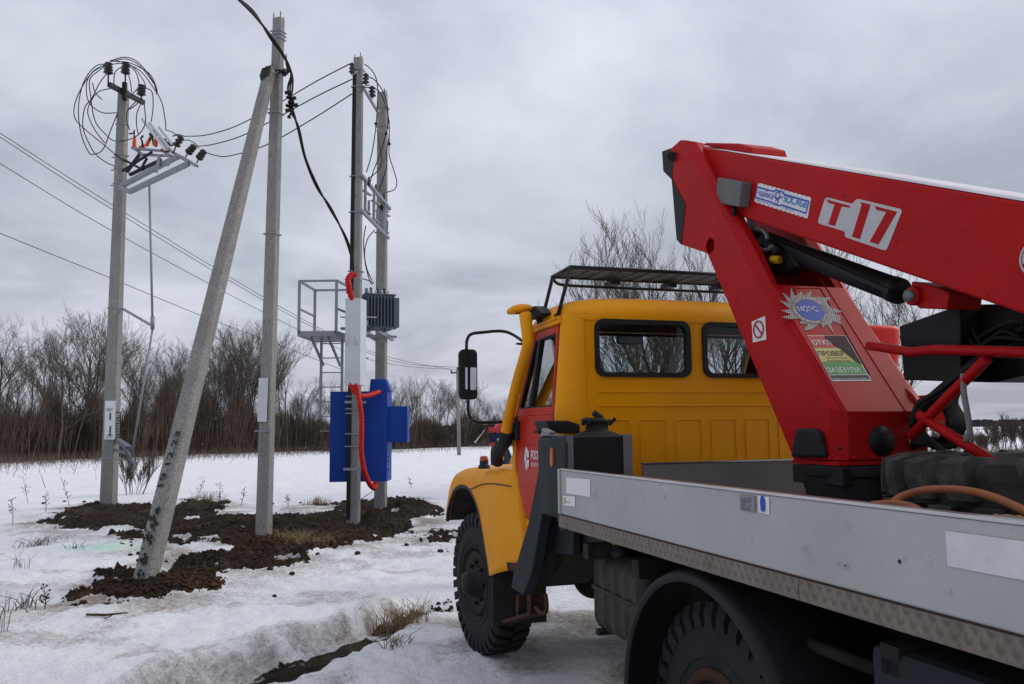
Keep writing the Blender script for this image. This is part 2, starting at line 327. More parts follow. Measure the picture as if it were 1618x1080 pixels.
def ground(x, y):
    """height, dirt, slush, rust"""
    r = math.hypot(x, y); fade = 1/(1+(r/34)**2); NN = noise.noise
    V = Vector((x, y, 0)); t_ = x*FD.x+y*FD.y; yy = DC+(x*LD.x+y*LD.y)
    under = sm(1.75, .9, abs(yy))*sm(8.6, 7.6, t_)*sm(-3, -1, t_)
    z = (.06*NN(V*.5)+.045*NN(V*1.3+Vector((7, 3, 0)))+.038*NN(V*2.9)+.026*NN(V*6)+.012*NN(V*15))*fade
    if r < 30:
        rg = NN(Vector((x*1.5+y*.5, y*3.2-x*.8, 3))); z += .030*(abs(rg)-.2)*fade
        pit = NN(V*2.1+Vector((0, 0, 30))); z -= .06*max(0, pit-.22)*fade*sm(3, 6, r)
    z += .16*NN(V*.06)*sm(25, 60, r)
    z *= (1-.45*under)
    d = 0.0; near = 0.0
    for P, b in zip(DIRT, BB):
        if b[0] < x < b[1] and b[2] < y < b[3]:
            q = sd_poly((x, y), P) + .40*NN(Vector((x*.9, y*.9, 1)))+.26*NN(Vector((x*2.6, y*2.6, 4)))+.10*NN(V*8)
            near = max(near, sm(-1.3, .1, q))
            q -= 1.1*max(0, NN(Vector((x*1.0+5, y*.8, 40)))+.45*NN(V*3.1)-.20)
            q -= 1.0*max(0, isl(x, y)+.5*NN(V*1.7)+.3*NN(V*4.5)-.1)
            d = max(d, sm(-.09, .12, q))
    if d > 0:
        clod = .08*abs(NN(V*1.3))+.08*abs(NN(V*2.6))+.075*abs(NN(V*5.5))+.055*abs(NN(V*12))+.03*abs(NN(V*26))
        m_ = 0
        for c, s_, h_ in MOUNDS:
            k = ((x-c[0])**2+(y-c[1])**2)/(s_*s_*.30)
            if k < 6: m_ = max(m_, .72*h_*math.exp(-k))
        z = z*(1-d)+d*(clod*1.15-.02+m_*(1+.5*NN(V*2.3)))
    if near > 0 and d < 1: z += .05*near*(1-d)*(.6+NN(V*2))
    sl = 0.0
    if r < 12.5 and -6 < x < 2:
        dt = 9; side_ = 0
        for i in range(len(TRENCH)-1):
            e_, s_ = segd((x, y), TRENCH[i], TRENCH[i+1])
            if e_ < dt: dt = e_; side_ = s_
        dd = (dt if side_ > 0 else -dt)+.07*NN(V*1.6)+.05*NN(V*4)
        if -.4 < dd < 1.6:
            endf = sm(9.5, 8.5, r); wd = .62*(.75+.5*NN(V*.9+Vector((9, 0, 0))))
            drop = .08-.23*sm(.24, wd+.06, dd)+.15*sm(wd, wd+.6, dd) if dd > 0 else .08*sm(-.17, -.05, dd)
            z -= endf*drop
            if dd > 0: z += endf*(.07*NN(V*4)+.05*NN(V*9)+.03*NN(V*20))*sm(.95, .45, dd)*sm(.22, .34, dd)
            sl = max(sl, endf*sm(wd+.45, .12, dd)*(dd > -.12)*(.60+.9*NN(V*3.5)))
            cw = .155+.15*max(-.3, NN(V*1.1+Vector((0, 0, 5)))); cr3 = sm(cw+.05, cw, abs(dd-.07)); d = max(d, endf*cr3*(.66+.4*NN(V*3)))
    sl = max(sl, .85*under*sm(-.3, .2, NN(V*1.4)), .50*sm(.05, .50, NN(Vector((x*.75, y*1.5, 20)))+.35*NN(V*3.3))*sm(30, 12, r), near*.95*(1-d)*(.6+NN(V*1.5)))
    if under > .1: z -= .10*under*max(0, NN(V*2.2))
    rust = math.exp(-((x-RUSTC[0])**2+(y-RUSTC[1])**2)/.55)*d
    return z, d, sl, rust
def build_ground():
    th = [math.radians(-52+i*.4) for i in range(45)]+[math.radians(-34+i*.125) for i in range(257)]+[math.radians(-1.8+i*.27) for i in range(200)]
    k = 60; th += [math.radians(52+256*(i+1)/(k+1)) for i in range(k)]
    rr = [.25]; 
    while rr[-1] < 4000: rr.append(rr[-1]*(1.0062 if 5 < rr[-1] < 25 else 1.012 if 2 < rr[-1] < 60 else (1.03 if rr[-1] < 120 else 1.09)) if rr[-1] > 2 else rr[-1]*1.12)
    n = len(th); vs = []; at = []
    for r in rr:
        for a in th:
            x, y = r*math.sin(a), r*math.cos(a)
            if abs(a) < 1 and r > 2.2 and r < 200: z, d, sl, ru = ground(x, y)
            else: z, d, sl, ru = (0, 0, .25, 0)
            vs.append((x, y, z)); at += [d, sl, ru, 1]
    vs.append((0, 0, 0)); at += [0, .2, 0, 1]
    fs = []
    for i in range(len(rr)-1):
        for k in range(n): fs.append((i*n+k, i*n+(k+1)%n, (i+1)*n+(k+1)%n, (i+1)*n+k))
    for k in range(n): fs.append((len(vs)-1, (k+1)%n, k))
    me = bpy.data.meshes.new('snow_ground'); me.from_pydata(vs, [], fs)
    ca = me.color_attributes.new('cover', 'FLOAT_COLOR', 'POINT'); ca.data.foreach_set('color', at)
    me.polygons.foreach_set('use_smooth', [True]*len(me.polygons))
    o = bpy.data.objects.new('snow_ground', me); COL.objects.link(o); o['kind'] = 'structure'
    m = bpy.data.materials.new('snow_and_dug_earth'); m.use_nodes = True; nn = m.node_tree.nodes; l = m.node_tree.links; b = nn['Principled BSDF']
    vc = nn.new('ShaderNodeVertexColor'); vc.layer_name = 'cover'; sp = nn.new('ShaderNodeSeparateColor'); l.new(vc.outputs[0], sp.inputs[0])
    tcn = nn.new('ShaderNodeTexCoord')
    def nz(s, d=5, r=.6, st=None):
        q = nn.new('ShaderNodeTexNoise'); q.inputs['Scale'].default_value = s; q.inputs['Detail'].default_value = d; q.inputs['Roughness'].default_value = r
        src = tcn.outputs['Object']
        if st: mp = nn.new('ShaderNodeMapping'); mp.inputs['Scale'].default_value = st; l.new(src, mp.inputs[0]); src = mp.outputs[0]
        l.new(src, q.inputs[0]); return q.outputs[0]
    def mth(op, a, c, d=None):
        q = nn.new('ShaderNodeMath'); q.operation = op
        for i, s in enumerate((a, c, d)):
            if s is None: continue
            if isinstance(s, (int, float)): q.inputs[i].default_value = s
            else: l.new(s, q.inputs[i])
        return q.outputs[0]
    def rmp(f, p0, p1):
        q = nn.new('ShaderNodeMapRange'); q.inputs[1].default_value = p0; q.inputs[2].default_value = p1; l.new(f, q.inputs[0]); return q.outputs[0]
    def mixc(f, a, c):
        q = nn.new('ShaderNodeMix'); q.data_type = 'RGBA'; l.new(f, q.inputs[0])
        for i, s in ((6, a), (7, c)):
            if isinstance(s, tuple): q.inputs[i].default_value = (*s, 1)
            else: l.new(s, q.inputs[i])
        return q.outputs[2]
    snow = mixc(rmp(nz(.9), .35, .65), (.80, .81, .845), (.89, .893, .91))
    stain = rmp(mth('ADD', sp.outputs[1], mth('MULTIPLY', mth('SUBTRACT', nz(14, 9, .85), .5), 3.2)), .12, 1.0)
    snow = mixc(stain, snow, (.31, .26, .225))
    speck = rmp(nz(40, 4, .6), .62, .68)
    speck = mth('MULTIPLY', speck, rmp(mth('ADD', sp.outputs[1], nz(1.3)), .55, .9))
    snow = mixc(speck, snow, (.12, .09, .07))
    # faint green dye spot in the snow
    gx = G(165, 868); gn = nn.new('ShaderNodeMapping'); gn.vector_type = 'POINT'; gn.inputs['Location'].default_value = (-gx[0]/1.15, -gx[1]/.75, 0); gn.inputs['Scale'].default_value = (1/1.15, 1/.75, 0); l.new(tcn.outputs['Object'], gn.inputs[0])
    ln = nn.new('ShaderNodeVectorMath'); ln.operation = 'LENGTH'; l.new(gn.outputs[0], ln.inputs[0])
    gm = rmp(mth('ADD', ln.outputs['Value'], mth('MULTIPLY', nz(2.2), .8)), 1.25, .5)
    snow = mixc(mth('MULTIPLY', gm, .75), snow, (.50, .82, .64))
    earth = mixc(rmp(nz(3.2), .35, .65), (.013, .009, .007), (.045, .029, .020))
    earth = mixc(rmp(nz(24, 5, .7), .54, .72), earth, (.10, .066, .042))
    earth = mixc(mth('MULTIPLY', rmp(nz(1.1, 3), .52, .66), rmp(nz(60, 2, .5), .5, .62)), earth, (.20, .145, .09))
    earth = mixc(rmp(sp.outputs[2], .1, .8), earth, (.085, .030, .012))
    far = None
    dm = rmp(mth('ADD', sp.outputs[0], mth('MULTIPLY', mth('SUBTRACT', nz(8.5, 6, .7), .5), .8)), .46, .54)
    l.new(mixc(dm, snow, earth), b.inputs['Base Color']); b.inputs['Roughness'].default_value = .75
    l.new(rmp(dm, -1.2, .6), b.inputs['Roughness']); b.inputs['Specular IOR Level'].default_value = .25
    hgt = mth('ADD', mth('MULTIPLY', nz(9, 6, .65), .6), mth('MULTIPLY', nz(38, 5, .7), mth('ADD', mth('MULTIPLY', dm, .8), .40)))
    bp = nn.new('ShaderNodeBump'); bp.inputs['Strength'].default_value = 1.0; bp.inputs['Distance'].default_value = .07; l.new(hgt, bp.inputs['Height']); l.new(bp.outputs[0], b.inputs['Normal'])
    me.materials.append(m)
build_ground()
# loose crumbs of earth: thousands of little lumps over the dug ground
rg = random.Random(12); q = MB(); vs = []; fs = []
while len(fs) < 110000:
    px = rg.uniform(60, 716); py = rg.uniform(786, 962); p = Wz(px, py, 0); z, d, sl, ru = ground(p.x, p.y)
    if d < .5 and not (d > .02 and rg.random() < .3): continue
    s_ = rg.uniform(.008, .026)*(1 if rg.random() < .93 else 2.0); b = len(vs); c3 = Vector((p.x, p.y, z+s_*.25))
    P = [Vector((math.cos(k*1.2566)*s_*rg.uniform(.6, 1.2), math.sin(k*1.2566)*s_*rg.uniform(.6, 1.2), rg.uniform(-.3, .25)*s_)) for k in range(5)]
    vs += [c3+v for v in P]+[c3+Vector((rg.uniform(-.3, .3)*s_, rg.uniform(-.3, .3)*s_, s_*rg.uniform(.6, 1.2))), c3+Vector((0, 0, -s_*.6))]
    for k in range(5): fs.append((b+k, b+(k+1)%5, b+5)); fs.append((b+(k+1)%5, b+k, b+6))
q.v = vs; q.f = fs; q.sm = [False]*len(fs); o = q.build('loose_earth', 'clod', None, fix=False, origin=(-4, 14, 0)); tag(o, 'crumbly dark earth heaped around the pole feet', 'earth', kind='stuff')

# ================================================================ THE TRUCK
truck = tempty('aerial_lift_truck', (T0, 0, 0), 'yellow truck with red doors, silver bed and red folding lift boom, parked on snow', 'truck')
def wheel(cx, cz, yo, parent_name, R=.56, Wd=.30):
    s = 1 if yo > 0 else -1; st_ = math.radians(6) if cx > 5 else 0; R = .572 if cx > 5 else R; ctr = Vector((cx, yo, cz)); ax = Vector((-s*math.sin(st_)*-1, -s*math.cos(st_), 0)); rv = Vector((math.cos(st_), math.sin(st_), 0))    # axis runs inwards from the outer face
    w_ = MB(); w_.lathe([(.03, .14), (.028, .20), (.012, .245), (.02, .255), (.05, .235), (.12, .20), (Wd-.03, .22), (Wd, .25)], ctr, ax, 40)
    rim = w_.build(parent_name, 'under', truck)
    t_ = MB(); prof = [(.045, .262), (.012, .275), (.000, .31), (-.004, .38), (.002, .44), (.018, .49), (.04, .517), (.10, .527), (Wd/2, .53), (Wd-.10, .527), (Wd-.04, .517), (Wd-.018, .49), (Wd-.002, .44), (Wd, .34), (Wd-.03, .262)]
    t_.lathe(prof, ctr, ax, 64)
    t_.lathe([(-.003, .335), (-.009, .34), (-.009, .35), (-.002, .355)], ctr, ax, 64); t_.lathe([(.008, .285), (-.004, .29), (-.003, .30)], ctr, ax, 64)
    n = 34
    for k in range(n):
        for sd_, side in ((0, 0), (.5, 1)):
            a = 2*math.pi*(k+sd_)/n; da = 2*math.pi/n*.30
            def pt(ax_, r, aa): return ctr+ax*ax_+rv*(math.cos(aa)*r)+Vector((0, 0, math.sin(aa)*r))
            x0, x1 = (.0, Wd*.48) if side == 0 else (Wd, Wd*.52); sk = .055
            outs = []
            for (xx, rr_, sh) in ((x0, .455, 0), (x0-(.008 if side == 0 else -.008), .50, 0), (x0+(.012 if side == 0 else -.012), R-.006, 0), (x0+(x1-x0)*.5, R, sk*.5), (x1, R-.002, sk*1.3)):
                outs.append((pt(xx, rr_, a-da+sh), pt(xx, rr_, a+da+sh)))
            ins = [(pt(x0+(.02 if side == 0 else -.02), .44, a-da), pt(x0+(.02 if side == 0 else -.02), .44, a+da)), (pt(x1, .52, a-da+sk*1.3), pt(x1, .52, a+da+sk*1.3))]
            vs = [p for q in outs for p in q]+[p for q in ins for p in q]
            fs = [(2*i, 2*i+1, 2*i+3, 2*i+2) for i in range(4)]
            fs += [(0, 2, 4, 6, 8, 12, 10), (1, 11, 13, 9, 7, 5, 3), (0, 10, 11, 1), (8, 9, 13, 12)]
            t_.add(vs, fs)
    t_.build('tyre', 'rubber', rim)
    h = MB(); h.lathe([(.06, .14), (.03, .135), (.02, .11), (-.05, .10), (-.085, .085), (-.10, .05), (-.104, .0)], ctr, ax, 24)
    for k in range(8):
        a = 2*math.pi*k/8; p = ctr+rv*(math.cos(a)*.165)+Vector((0, 0, math.sin(a)*.165)); h.cyl(p+ax*.03, p-ax*.005, .014, n=6)
    return rim, h
for cx, cz in ((6.76, .555), (2.97, .555)):
    for yo in (1.08, -1.08):
        rim, h = wheel(cx, cz, yo, 'wheel'); h.build('hub', 'plastic' if cx > 4 else 'rust', rim)
        if cx < 4:
            q = MB(); s = 1 if yo > 0 else -1; q.lathe([(.0, .30), (-.012, .292), (-.01, .255), (.01, .25)], Vector((cx, yo, cz)), (0, -s, 0), 40); q.build('rim_ring', 'rust', rim)

# chassis
c = MB()
for s in (-1, 1):
    c.box((.75, s*.42-.05, .82), (7.8, s*.42+.05, 1.02))
for t_ in (1.0, 2.2, 3.6, 4.7, 5.9, 7.2): c.box((t_, -.42, .84), (t_+.1, .42, 1.0))
c.cyl((2.97, -.95, .555), (2.97, .95, .555), .075); c.cyl((6.76, -.95, .555), (6.76, .95, .555), .075)
c.lathe([(-.2, .05), (-.14, .17), (0, .21), (.14, .17), (.2, .05)], (2.97, 0, .56), (1, 0, 0)); c.lathe([(-.2, .05), (-.14, .17), (0, .21), (.14, .17), (.2, .05)], (6.76, .0, .56), (1, 0, 0))
for s in (-1, 1):
    for t_ in (2.97, 6.76):
        pts = [(t_-.62, s*.55, .86), (t_-.3, s*.55, .74), (t_, s*.55, .69), (t_+.3, s*.55, .74), (t_+.62, s*.55, .86)]
        for k in range(4): c.bar(pts[k], pts[k+1], .07, .06)
c.box((4.2, -.25, .62), (6.2, .25, 1.1)); c.cyl((3.1, 0, .6), (4.3, 0, .75), .045)
c.box((.8, -.55, 1.02), (4.3, -.42, 1.2)); c.box((.8, .42, 1.02), (4.3, .55, 1.2))
for t_ in (1.1, 1.9, 2.7, 3.5, 4.1): c.box((t_, -1.15, 1.12), (t_+.07, 1.15, 1.2))
c.build('chassis', 'under', truck)
# bed ------------------------------------------------------------
TF, TB, YB = 4.29, .55, 1.235
bed = MB(); bed.box((TB, -1.2, 1.275), (TF-.02, 1.2, 1.33)); bed = bed.build('bed_floor', 'aludark', truck)
def board(name, m, y0, y1, z0, z1, x0=TB, x1=TF, bv=.006): q = MB(); q.box((x0, y0, z0), (x1, y1, z1)); return q.build(name, m, truck, bevel=bv)
sb = board('side_board', 'alu', 1.205, 1.235, 1.346, 1.582, x1=TF-.03)
q = MB(); q.box((TF-.027, 1.2, 1.346), (TF, 1.245, 1.588)); q.build('corner_post', 'alu', truck, bevel=.004)
q = MB(); q.box((TB, 1.203, 1.583), (TF-.03, 1.238, 1.592)); q.build('edge_strip', 'chrome', sb)
board('side_board', 'alu', -1.235, -1.205, 1.346, 1.582); board('tail_board', 'alu', -1.2, 1.2, 1.346, 1.582, x0=TB-.03, x1=TB-.002)
hb = board('headboard', 'aludark', -1.2, .72, 1.335, 1.60, x0=TF, x1=TF+.03); q = MB(); q.box((TF-.004, -1.2, 1.601), (TF+.034, .72, 1.61)); q.build('edge_strip', 'chrome', hb)
for (xa, xb) in ((TB, 1.0), (1.003, 2.20), (2.203, 3.66), (3.663, TF)): board('checker_plate_trim', 'checker', 1.21, 1.24, 1.275, 1.340, x0=xa, x1=xb, bv=.002)
Y1 = 1.2385
def decal(pts, name, m, par, off, lift=.0015):
    """thin sticker: polygon on a surface, with its own thickness"""
    q = MB(); q.prism([Vector(p)+Vector(off).normalized()*lift*.4 for p in pts], Vector(off).normalized()*.0008); return q.build(name, m, par)
def side(px, py): return tk(px, py, y=1.237)
decal([side(*p) for p in ((895,754),(933,757),(933,785),(895,779))], 'worn_label', 'white', truck, (0, 1, 0))
st = decal([side(*p) for p in ((890,783),(909,784),(909,800),(890,798))], 'small_sticker', 'white', truck, (0, 1, 0))
text('РОССЕТИ', 'lettering', side(896, 794)+Vector((0, .005, 0)), (-1, 0, 0), (0, 0, 1), .010, 'ink', st, fitw=.055)
decal([side(*p)+Vector((0, .0035, 0)) for p in ((891.5,786),(894,786),(894,796),(891.5,796))], 'emblem', 'vyel', st, (0, 1, 0))
decal([side(*p) for p in ((1494,838),(1700,866),(1700,932),(1498,894))], 'repair_patch', 'patch', truck, (0, 1, 0))
pl = decal([side(*p) for p in ((1169.5,780.5),(1194,783),(1194.5,809.5),(1170,805))], 'data_plate', 'vgrey', truck, (0, 1, 0))
decal([side(*p) for p in ((1170.5,782),(1192.5,784),(1193,808),(1171,804))], 'plate_face', 'steel', pl, (0, 1, 0), .004)
for i, s_ in enumerate(('ООО ЗАВОД', 'ПОДЪЕМНИК', 'ТИП Т-17', 'МАССА, КГ', 'ГОД ВЫП.')):
    text(s_, 'lettering', side(1172.5, 788+i*4)+Vector((0, .0065, 0)), side(1192, 787)-side(1172, 784.6), (0, 0, 1), .0075, 'ink', pl, fitw=.062)
st = decal([side(*p) for p in ((1198.5,783),(1216,785),(1216,813),(1199,809))], 'small_sticker', 'white', truck, (0, 1, 0))
c0 = side(1206.5, 796)
decal([c0+Vector((.014*math.cos(a), .003, .026*math.sin(a)+.002)) for a in [2*math.pi*k/16 for k in range(16)]], 'emblem', 'vblue', st, (0, 1, 0))
text('РОСТ', 'lettering', side(1202.5, 808)+Vector((0, .005, 0)), (-1, 0, -.0), (0, 0, 1), .011, 'vblue', st, fitw=.038)
for (a, b_, r_) in ((1421, 887, .006), (1043, 765, .004), (1335, 893, .003)):
    p = side(a, b_); q = MB(); q.lathe([(0, r_), (.001, 0)], p+Vector((0, .0002, 0)), (0, 1, 0), 7); q.build('rivet_hole', 'ink', sb)

# rear fender arch, mudguards, boxes under bed
f = MB(); ctr = Vector((2.93, 0, .60)); rows = []
prof = [(1.205, .60), (1.215, .612), (1.21, .635), (1.17, .65), (1.0, .655), (.74, .655), (.74, .64), (1.0, .64), (1.16, .632), (1.19, .605), (1.205, .60)]
for k in range(41):
    a = math.radians(-12+204*k/40); rows.append([Vector((ctr.x+math.cos(a)*r, y, ctr.z+math.sin(a)*r)) for y, r in prof])
f.grid(rows); f.build('rear_mudguard', 'plastic', truck)
rows = [[Vector((p.x, -p.y, p.z)) for p in r] for r in rows]; f = MB(); f.grid(rows); f.build('rear_mudguard', 'slate', truck)
for s in (1, -1):
    f = MB(); f.box((1.15, s*.7, .7), (2.02, s*1.15, 1.19)); f.build('tool_box', 'slate', truck, bevel=.03)
    f = MB(); f.cyl((2.16, s*1.0, 1.06), (2.75, s*1.0, 1.06), .022); f.cyl((2.5, s*1.0, 1.06), (2.58, s*1.0, 1.06), .03); f.build('support_pipe', 'under', truck)
# fuel tank with ribs
f = MB(); rows = []
for x in [3.66, 3.665, 3.70] + [3.70+i*.0125 for i in range(1, 44)] + [4.245, 4.25]:
    k = .86 if x in (3.66, 4.25) else (.95 if x in (3.665, 4.245) else 1.0)
    rib = .014 if math.sin((x-3.70)*2*math.pi/.13) > .55 and 3.7 < x < 4.24 else 0
    rows.append([Vector((x, .83+(a)*k+(rib if a > .1 else 0), .93+b_*k)) for a, b_ in rrect(0, 0, .22, .21, .09, 4)])
f.grid(rows, close=True); f.f += [tuple(range(len(rows[0]))), tuple(range(len(f.v)-len(rows[0]), len(f.v)))]; f.sm += [False, False]
f = f.build('fuel_tank', mat('dirty_tank_steel', (.045, .040, .034), .65, metal=.2, var=.3, scale=4, grime=(.10, .08, .06), gamt=.5, gscale=5, bump=.1), truck)
q = MB(); q.bar((3.66, 1.062, .95), (4.26, 1.062, .955), .012, .02); q.cyl((4.05, .95, 1.12), (4.05, 1.02, 1.19), .045); q.build('strap', 'black', f)
for lo_, hi_ in (((3.56, .95, 1.0), (3.60, .985, 1.27)), ((4.22, .6, .7), (4.26, 1.05, .73)), ((3.6, .9, .66), (3.64, 1.04, .82))): q = MB(); q.box(lo_, hi_); q.build('tank_bracket', 'under', truck)
q = MB()
for i in range(10):
    y0 = random.uniform(.2, .95); z0 = random.uniform(1.0, 1.22); q.tube(spline([(3.0+random.random()*.4, y0, z0), (3.7, y0+random.uniform(-.1, .1), z0-.05), (4.3, y0+random.uniform(-.05, .15), z0+random.uniform(-.1, .05)), (4.9, y0*.8, z0-.1)], 5), .013)
q.build('hydraulic_hose_bundle', 'wire', truck)
q = MB(); q.tube(spline([(4.16, 1.02, 1.235), (4.08, 1.0, 1.20), (4.0, 1.0, 1.23), (3.9, .98, 1.20), (3.8, 1.0, 1.21)], 5), .009); q.cyl((4.12, 1.0, 1.21), (4.06, 1.0, 1.2), .02, n=6); q.build('yellow_valve', mat('yellow_valve', (.5, .38, .02), .5), truck)

# mudflap, outrigger frame behind the front wheel
q = MB(); q.box((6.05, .70, .36), (6.065, 1.12, .80)); fl = q.build('mud_flap', 'rubber', truck)
text('БЕД', 'lettering', (6.044, 1.02, .52), (0, -1, 0), (0, 0, 1), .085, 'under', fl, fitw=.26)
def oy(px, py, y=1.15): return tk(px, py, y=y)
q = MB(); q.prism([oy(*p) for p in ((858,700),(870,700),(867,760),(853,830),(840,905),(826,940),(807,928),(811,905),(834,828),(852,735))], (0, -.07, 0)); q.build('outrigger_leg', 'slate', truck, bevel=.008)
q = MB(); q.prism([oy(*p, y=1.16) for p in ((856,676),(868,682),(862,726),(851,722))], (0, -.04, 0)); q.build('leg_cover_plate', 'steel', truck, bevel=.004)
q = MB(); q.prism([oy(*p, y=1.05) for p in ((873,775),(880,775),(862,880),(842,938),(834,936),(850,880))], (0, -.06, 0)); q.build('inner_leg', 'under', truck, bevel=.006)
q = MB(); q.prism([oy(*p, y=1.02) for p in ((866,800),(906,810),(905,877),(857,872))], (0, -.05, 0)); q.build('outrigger_panel', 'slate', truck, bevel=.006)
q = MB(); q.prism([oy(*p, y=.95) for p in ((900,876),(895,884),(862,925),(853,918),(860,890),(866,876))], (0, -.3, 0)); q.build('leg_gusset', 'under', truck)
q = MB(); q.bar(oy(790, 888, 1.05), oy(842, 905, 1.05), .05, .05); q.bar(oy(806, 981, 1.05), oy(850, 968, 1.05), .12, .02); q.bar(oy(823, 940, 1.05), oy(822, 980, 1.05), .05, .05); q.bar(oy(845, 925, 1.0), oy(846, 970, 1.0), .09, .09); q.build('step_bracket', 'rust', truck)
q = MB(); q.tube(spline([oy(862, 938), oy(864, 955), oy(863, 966), oy(856, 969), oy(847, 960)], 5), .013); q.build('tow_hook', 'rust', truck)
q = MB(); q.box((4.35, .75, 1.05), (4.9, .95, 1.25)); q.box((4.3, -.9, .95), (4.6, .9, 1.2)); q.build('outrigger_beam', 'slate', truck)
# air receivers / gearbox shape seen under the truck
q = MB(); q.lathe([(-.3, .0), (-.3, .13), (-.27, .15), (.27, .15), (.3, .13), (.3, 0)], (4.5, .35, .72), (1, 0, 0), 20); q.build('air_receiver', 'under', truck)

# hydraulic oil tank behind the cab
t1 = 4.33; ya = tk(888, 700, t=t1).y; yb = tk(999, 700, t=t1).y; zt = 1.765
q = MB(); rows = []
for x, k in ((t1, .97), (t1+.012, 1.0), (4.74, 1.0), (4.76, .96)):
    rows.append([Vector((x, (ya+yb)/2+a*k, (zt+1.30)/2+b_*k)) for a, b_ in rrect(0, 0, (ya-yb)/2, (zt-1.30)/2, .035, 4)])
q.grid(rows, close=True); q.f += [tuple(range(len(rows[0]))), tuple(range(len(q.v)-len(rows[0]), len(q.v)))]; q.sm += [False, False]
ot = q.build('oil_tank', 'plastic', truck)
for a, b_ in ((891, 905), (984, 998)):
    y0 = tk(a, 700, t=t1).y; y1 = tk(b_, 700, t=t1).y; q = MB()
    for p0, p1 in (((t1-.005, zt+.004), (t1-.005, 1.3)), ((t1-.005, zt+.004), (4.76, zt+.004))):
        if p0[0] == p1[0]: q.box((t1-.009, min(y0, y1), 1.3), (t1-.002, max(y0, y1), zt))
        else: q.box((t1-.009, min(y0, y1), zt+.001), (4.76, max(y0, y1), zt+.006))
    q.build('strap', 'silver', ot)
q = MB(); ps = [tk(*p, y=ya+.008) for p in ((868,690),(890,688),(893,700),(893,840),(884,838),(870,790))]; q.prism(ps, (0, -.02, 0)); q.build('side_panel', 'slate', ot, bevel=.01)
q = MB(); c0 = tk(870.5, 722, y=ya+.02); q.prism([Vector((c0.x+a, c0.y, c0.z+b_)) for a, b_ in rrect(0, 0, .022, .055, .02, 4)], (0, -.015, 0)); q.build('marker_light', 'amber', ot, bevel=.004)
cc = Vector((4.5, (tk(943, 665, t=4.5).y), zt)); q = MB(); q.lathe([(-.01, .14), (.006, .13), (.02, .10), (.03, .068), (.075, .064), (.078, .074), (.092, .074), (.096, .05), (.104, .045), (.106, 0)], cc, (0, 0, 1), 20); q.bar(cc+Vector((0, .085, .088)), cc+Vector((0, -.085, .088)), .03, .012); q.cyl(cc+Vector((0, .085, .06)), cc+Vector((0, .085, .10)), .012); q.cyl(cc+Vector((0, -.03, .10)), cc+Vector((0, .02, .135)), .02)
for a in range(3): q.bar(cc+Vector((.07*math.cos(a*2.1), .07*math.sin(a*2.1), .06)), cc+Vector((.11*math.cos(a*2.1), .11*math.sin(a*2.1), .10)), .02)
q.build('filler_cap', 'under', ot)
q = MB(); q.prism([tk(*p, t=4.80) for p in ((863,664),(897,664),(917,670),(917,684),(885,684),(868,678))], (.25, 0, 0)); q.build('air_intake_box', 'plastic', truck, bevel=.01)

# ---------------------------------------------------------------- cab
def yin(z): return 1.0-.055*max(0, (z-1.9))/.6*1.0       # tumblehome of the side above the belt
cab = MB(); TR = 4.87                                        # rear wall
ZR = 2.505; YS = .835
w1 = [tk(*p, t=TR) for p in ((940,505),(1087,507),(1087,592),(940,593))]
def win(cy, cz, hw, hh, r=.06): return [Vector((TR, a, b)) for a, b in rrect(cy, cz, hw, hh, r, 4)]
cyw = (w1[0].y+w1[1].y)/2; hw = (w1[0].y-w1[1].y)/2; czw = (w1[0].z+w1[3].z)/2; hh = (w1[0].z-w1[3].z)/2
cyr = tk(1111, 550, t=TR).y-hw
cab.holed([Vector((TR, a, b)) for a, b in ((-YS, 1.2), (YS, 1.2), (YS, ZR), (-YS, ZR))], [win(cyw, czw, hw-.012, hh-.012), win(cyr, czw, hw-.012, hh-.012)], (.03, 0, 0))
# rounded rear corners, side sills and pillars, roof
TD = 4.99                                                    # rear edge of the door
for s in (1, -1):
    rows = []
    for z in (1.2, 1.5, 1.9, 2.2, 2.5, 2.55):
        yi = yin(z); row = []
        for k in range(9):
            a = math.radians(90*k/8); row.append(Vector((TD-(TD-TR)*math.cos(a)*1.0, s*(YS-(1-yi)*.8+(yi-YS+(1-yi)*.8)*math.sin(a)), z)))
        rows.append(row)
    cab.grid(rows)
    # seam bead, A pillar, cowl
    cab.box((TR-.008, s*YS-.006, 1.2), (TR, s*YS+.006, ZR))
    for pa, pb, wd in (((5.84, .985, 1.05), (5.82, .985, 1.9), .06), ((5.82, .985, 1.9), (5.50, .945, 2.50), .055), ((TD-.02, .94, 2.515), (5.53, .94, 2.515), .05)):
        cab.bar((pa[0], s*pa[1], pa[2]), (pb[0], s*pb[1], pb[2]), wd, wd, up=(0, 1, 0))
    cab.box((5.08, s*.93-.02, 1.12), (5.86, s*.93+.04, 1.17))
cab.box((TR-.006, -YS, ZR-.004), (TR+.03, YS, ZR+.008))
for (z0, z1) in ((1.945, 1.955), (2.035, 2.042)): cab.box((TR-.006, -.74, z0), (TR, .74, z1))
for yc in (.62, .36, .10, -.16, -.42, -.68):                # pressed panels
    for seg in ((yc-.095, 1.25, yc-.088, 1.86), (yc+.088, 1.25, yc+.095, 1.86), (yc-.088, 1.855, yc+.088, 1.862)):
        cab.box((TR-.006, seg[0], seg[1]), (TR, seg[2], seg[3]))
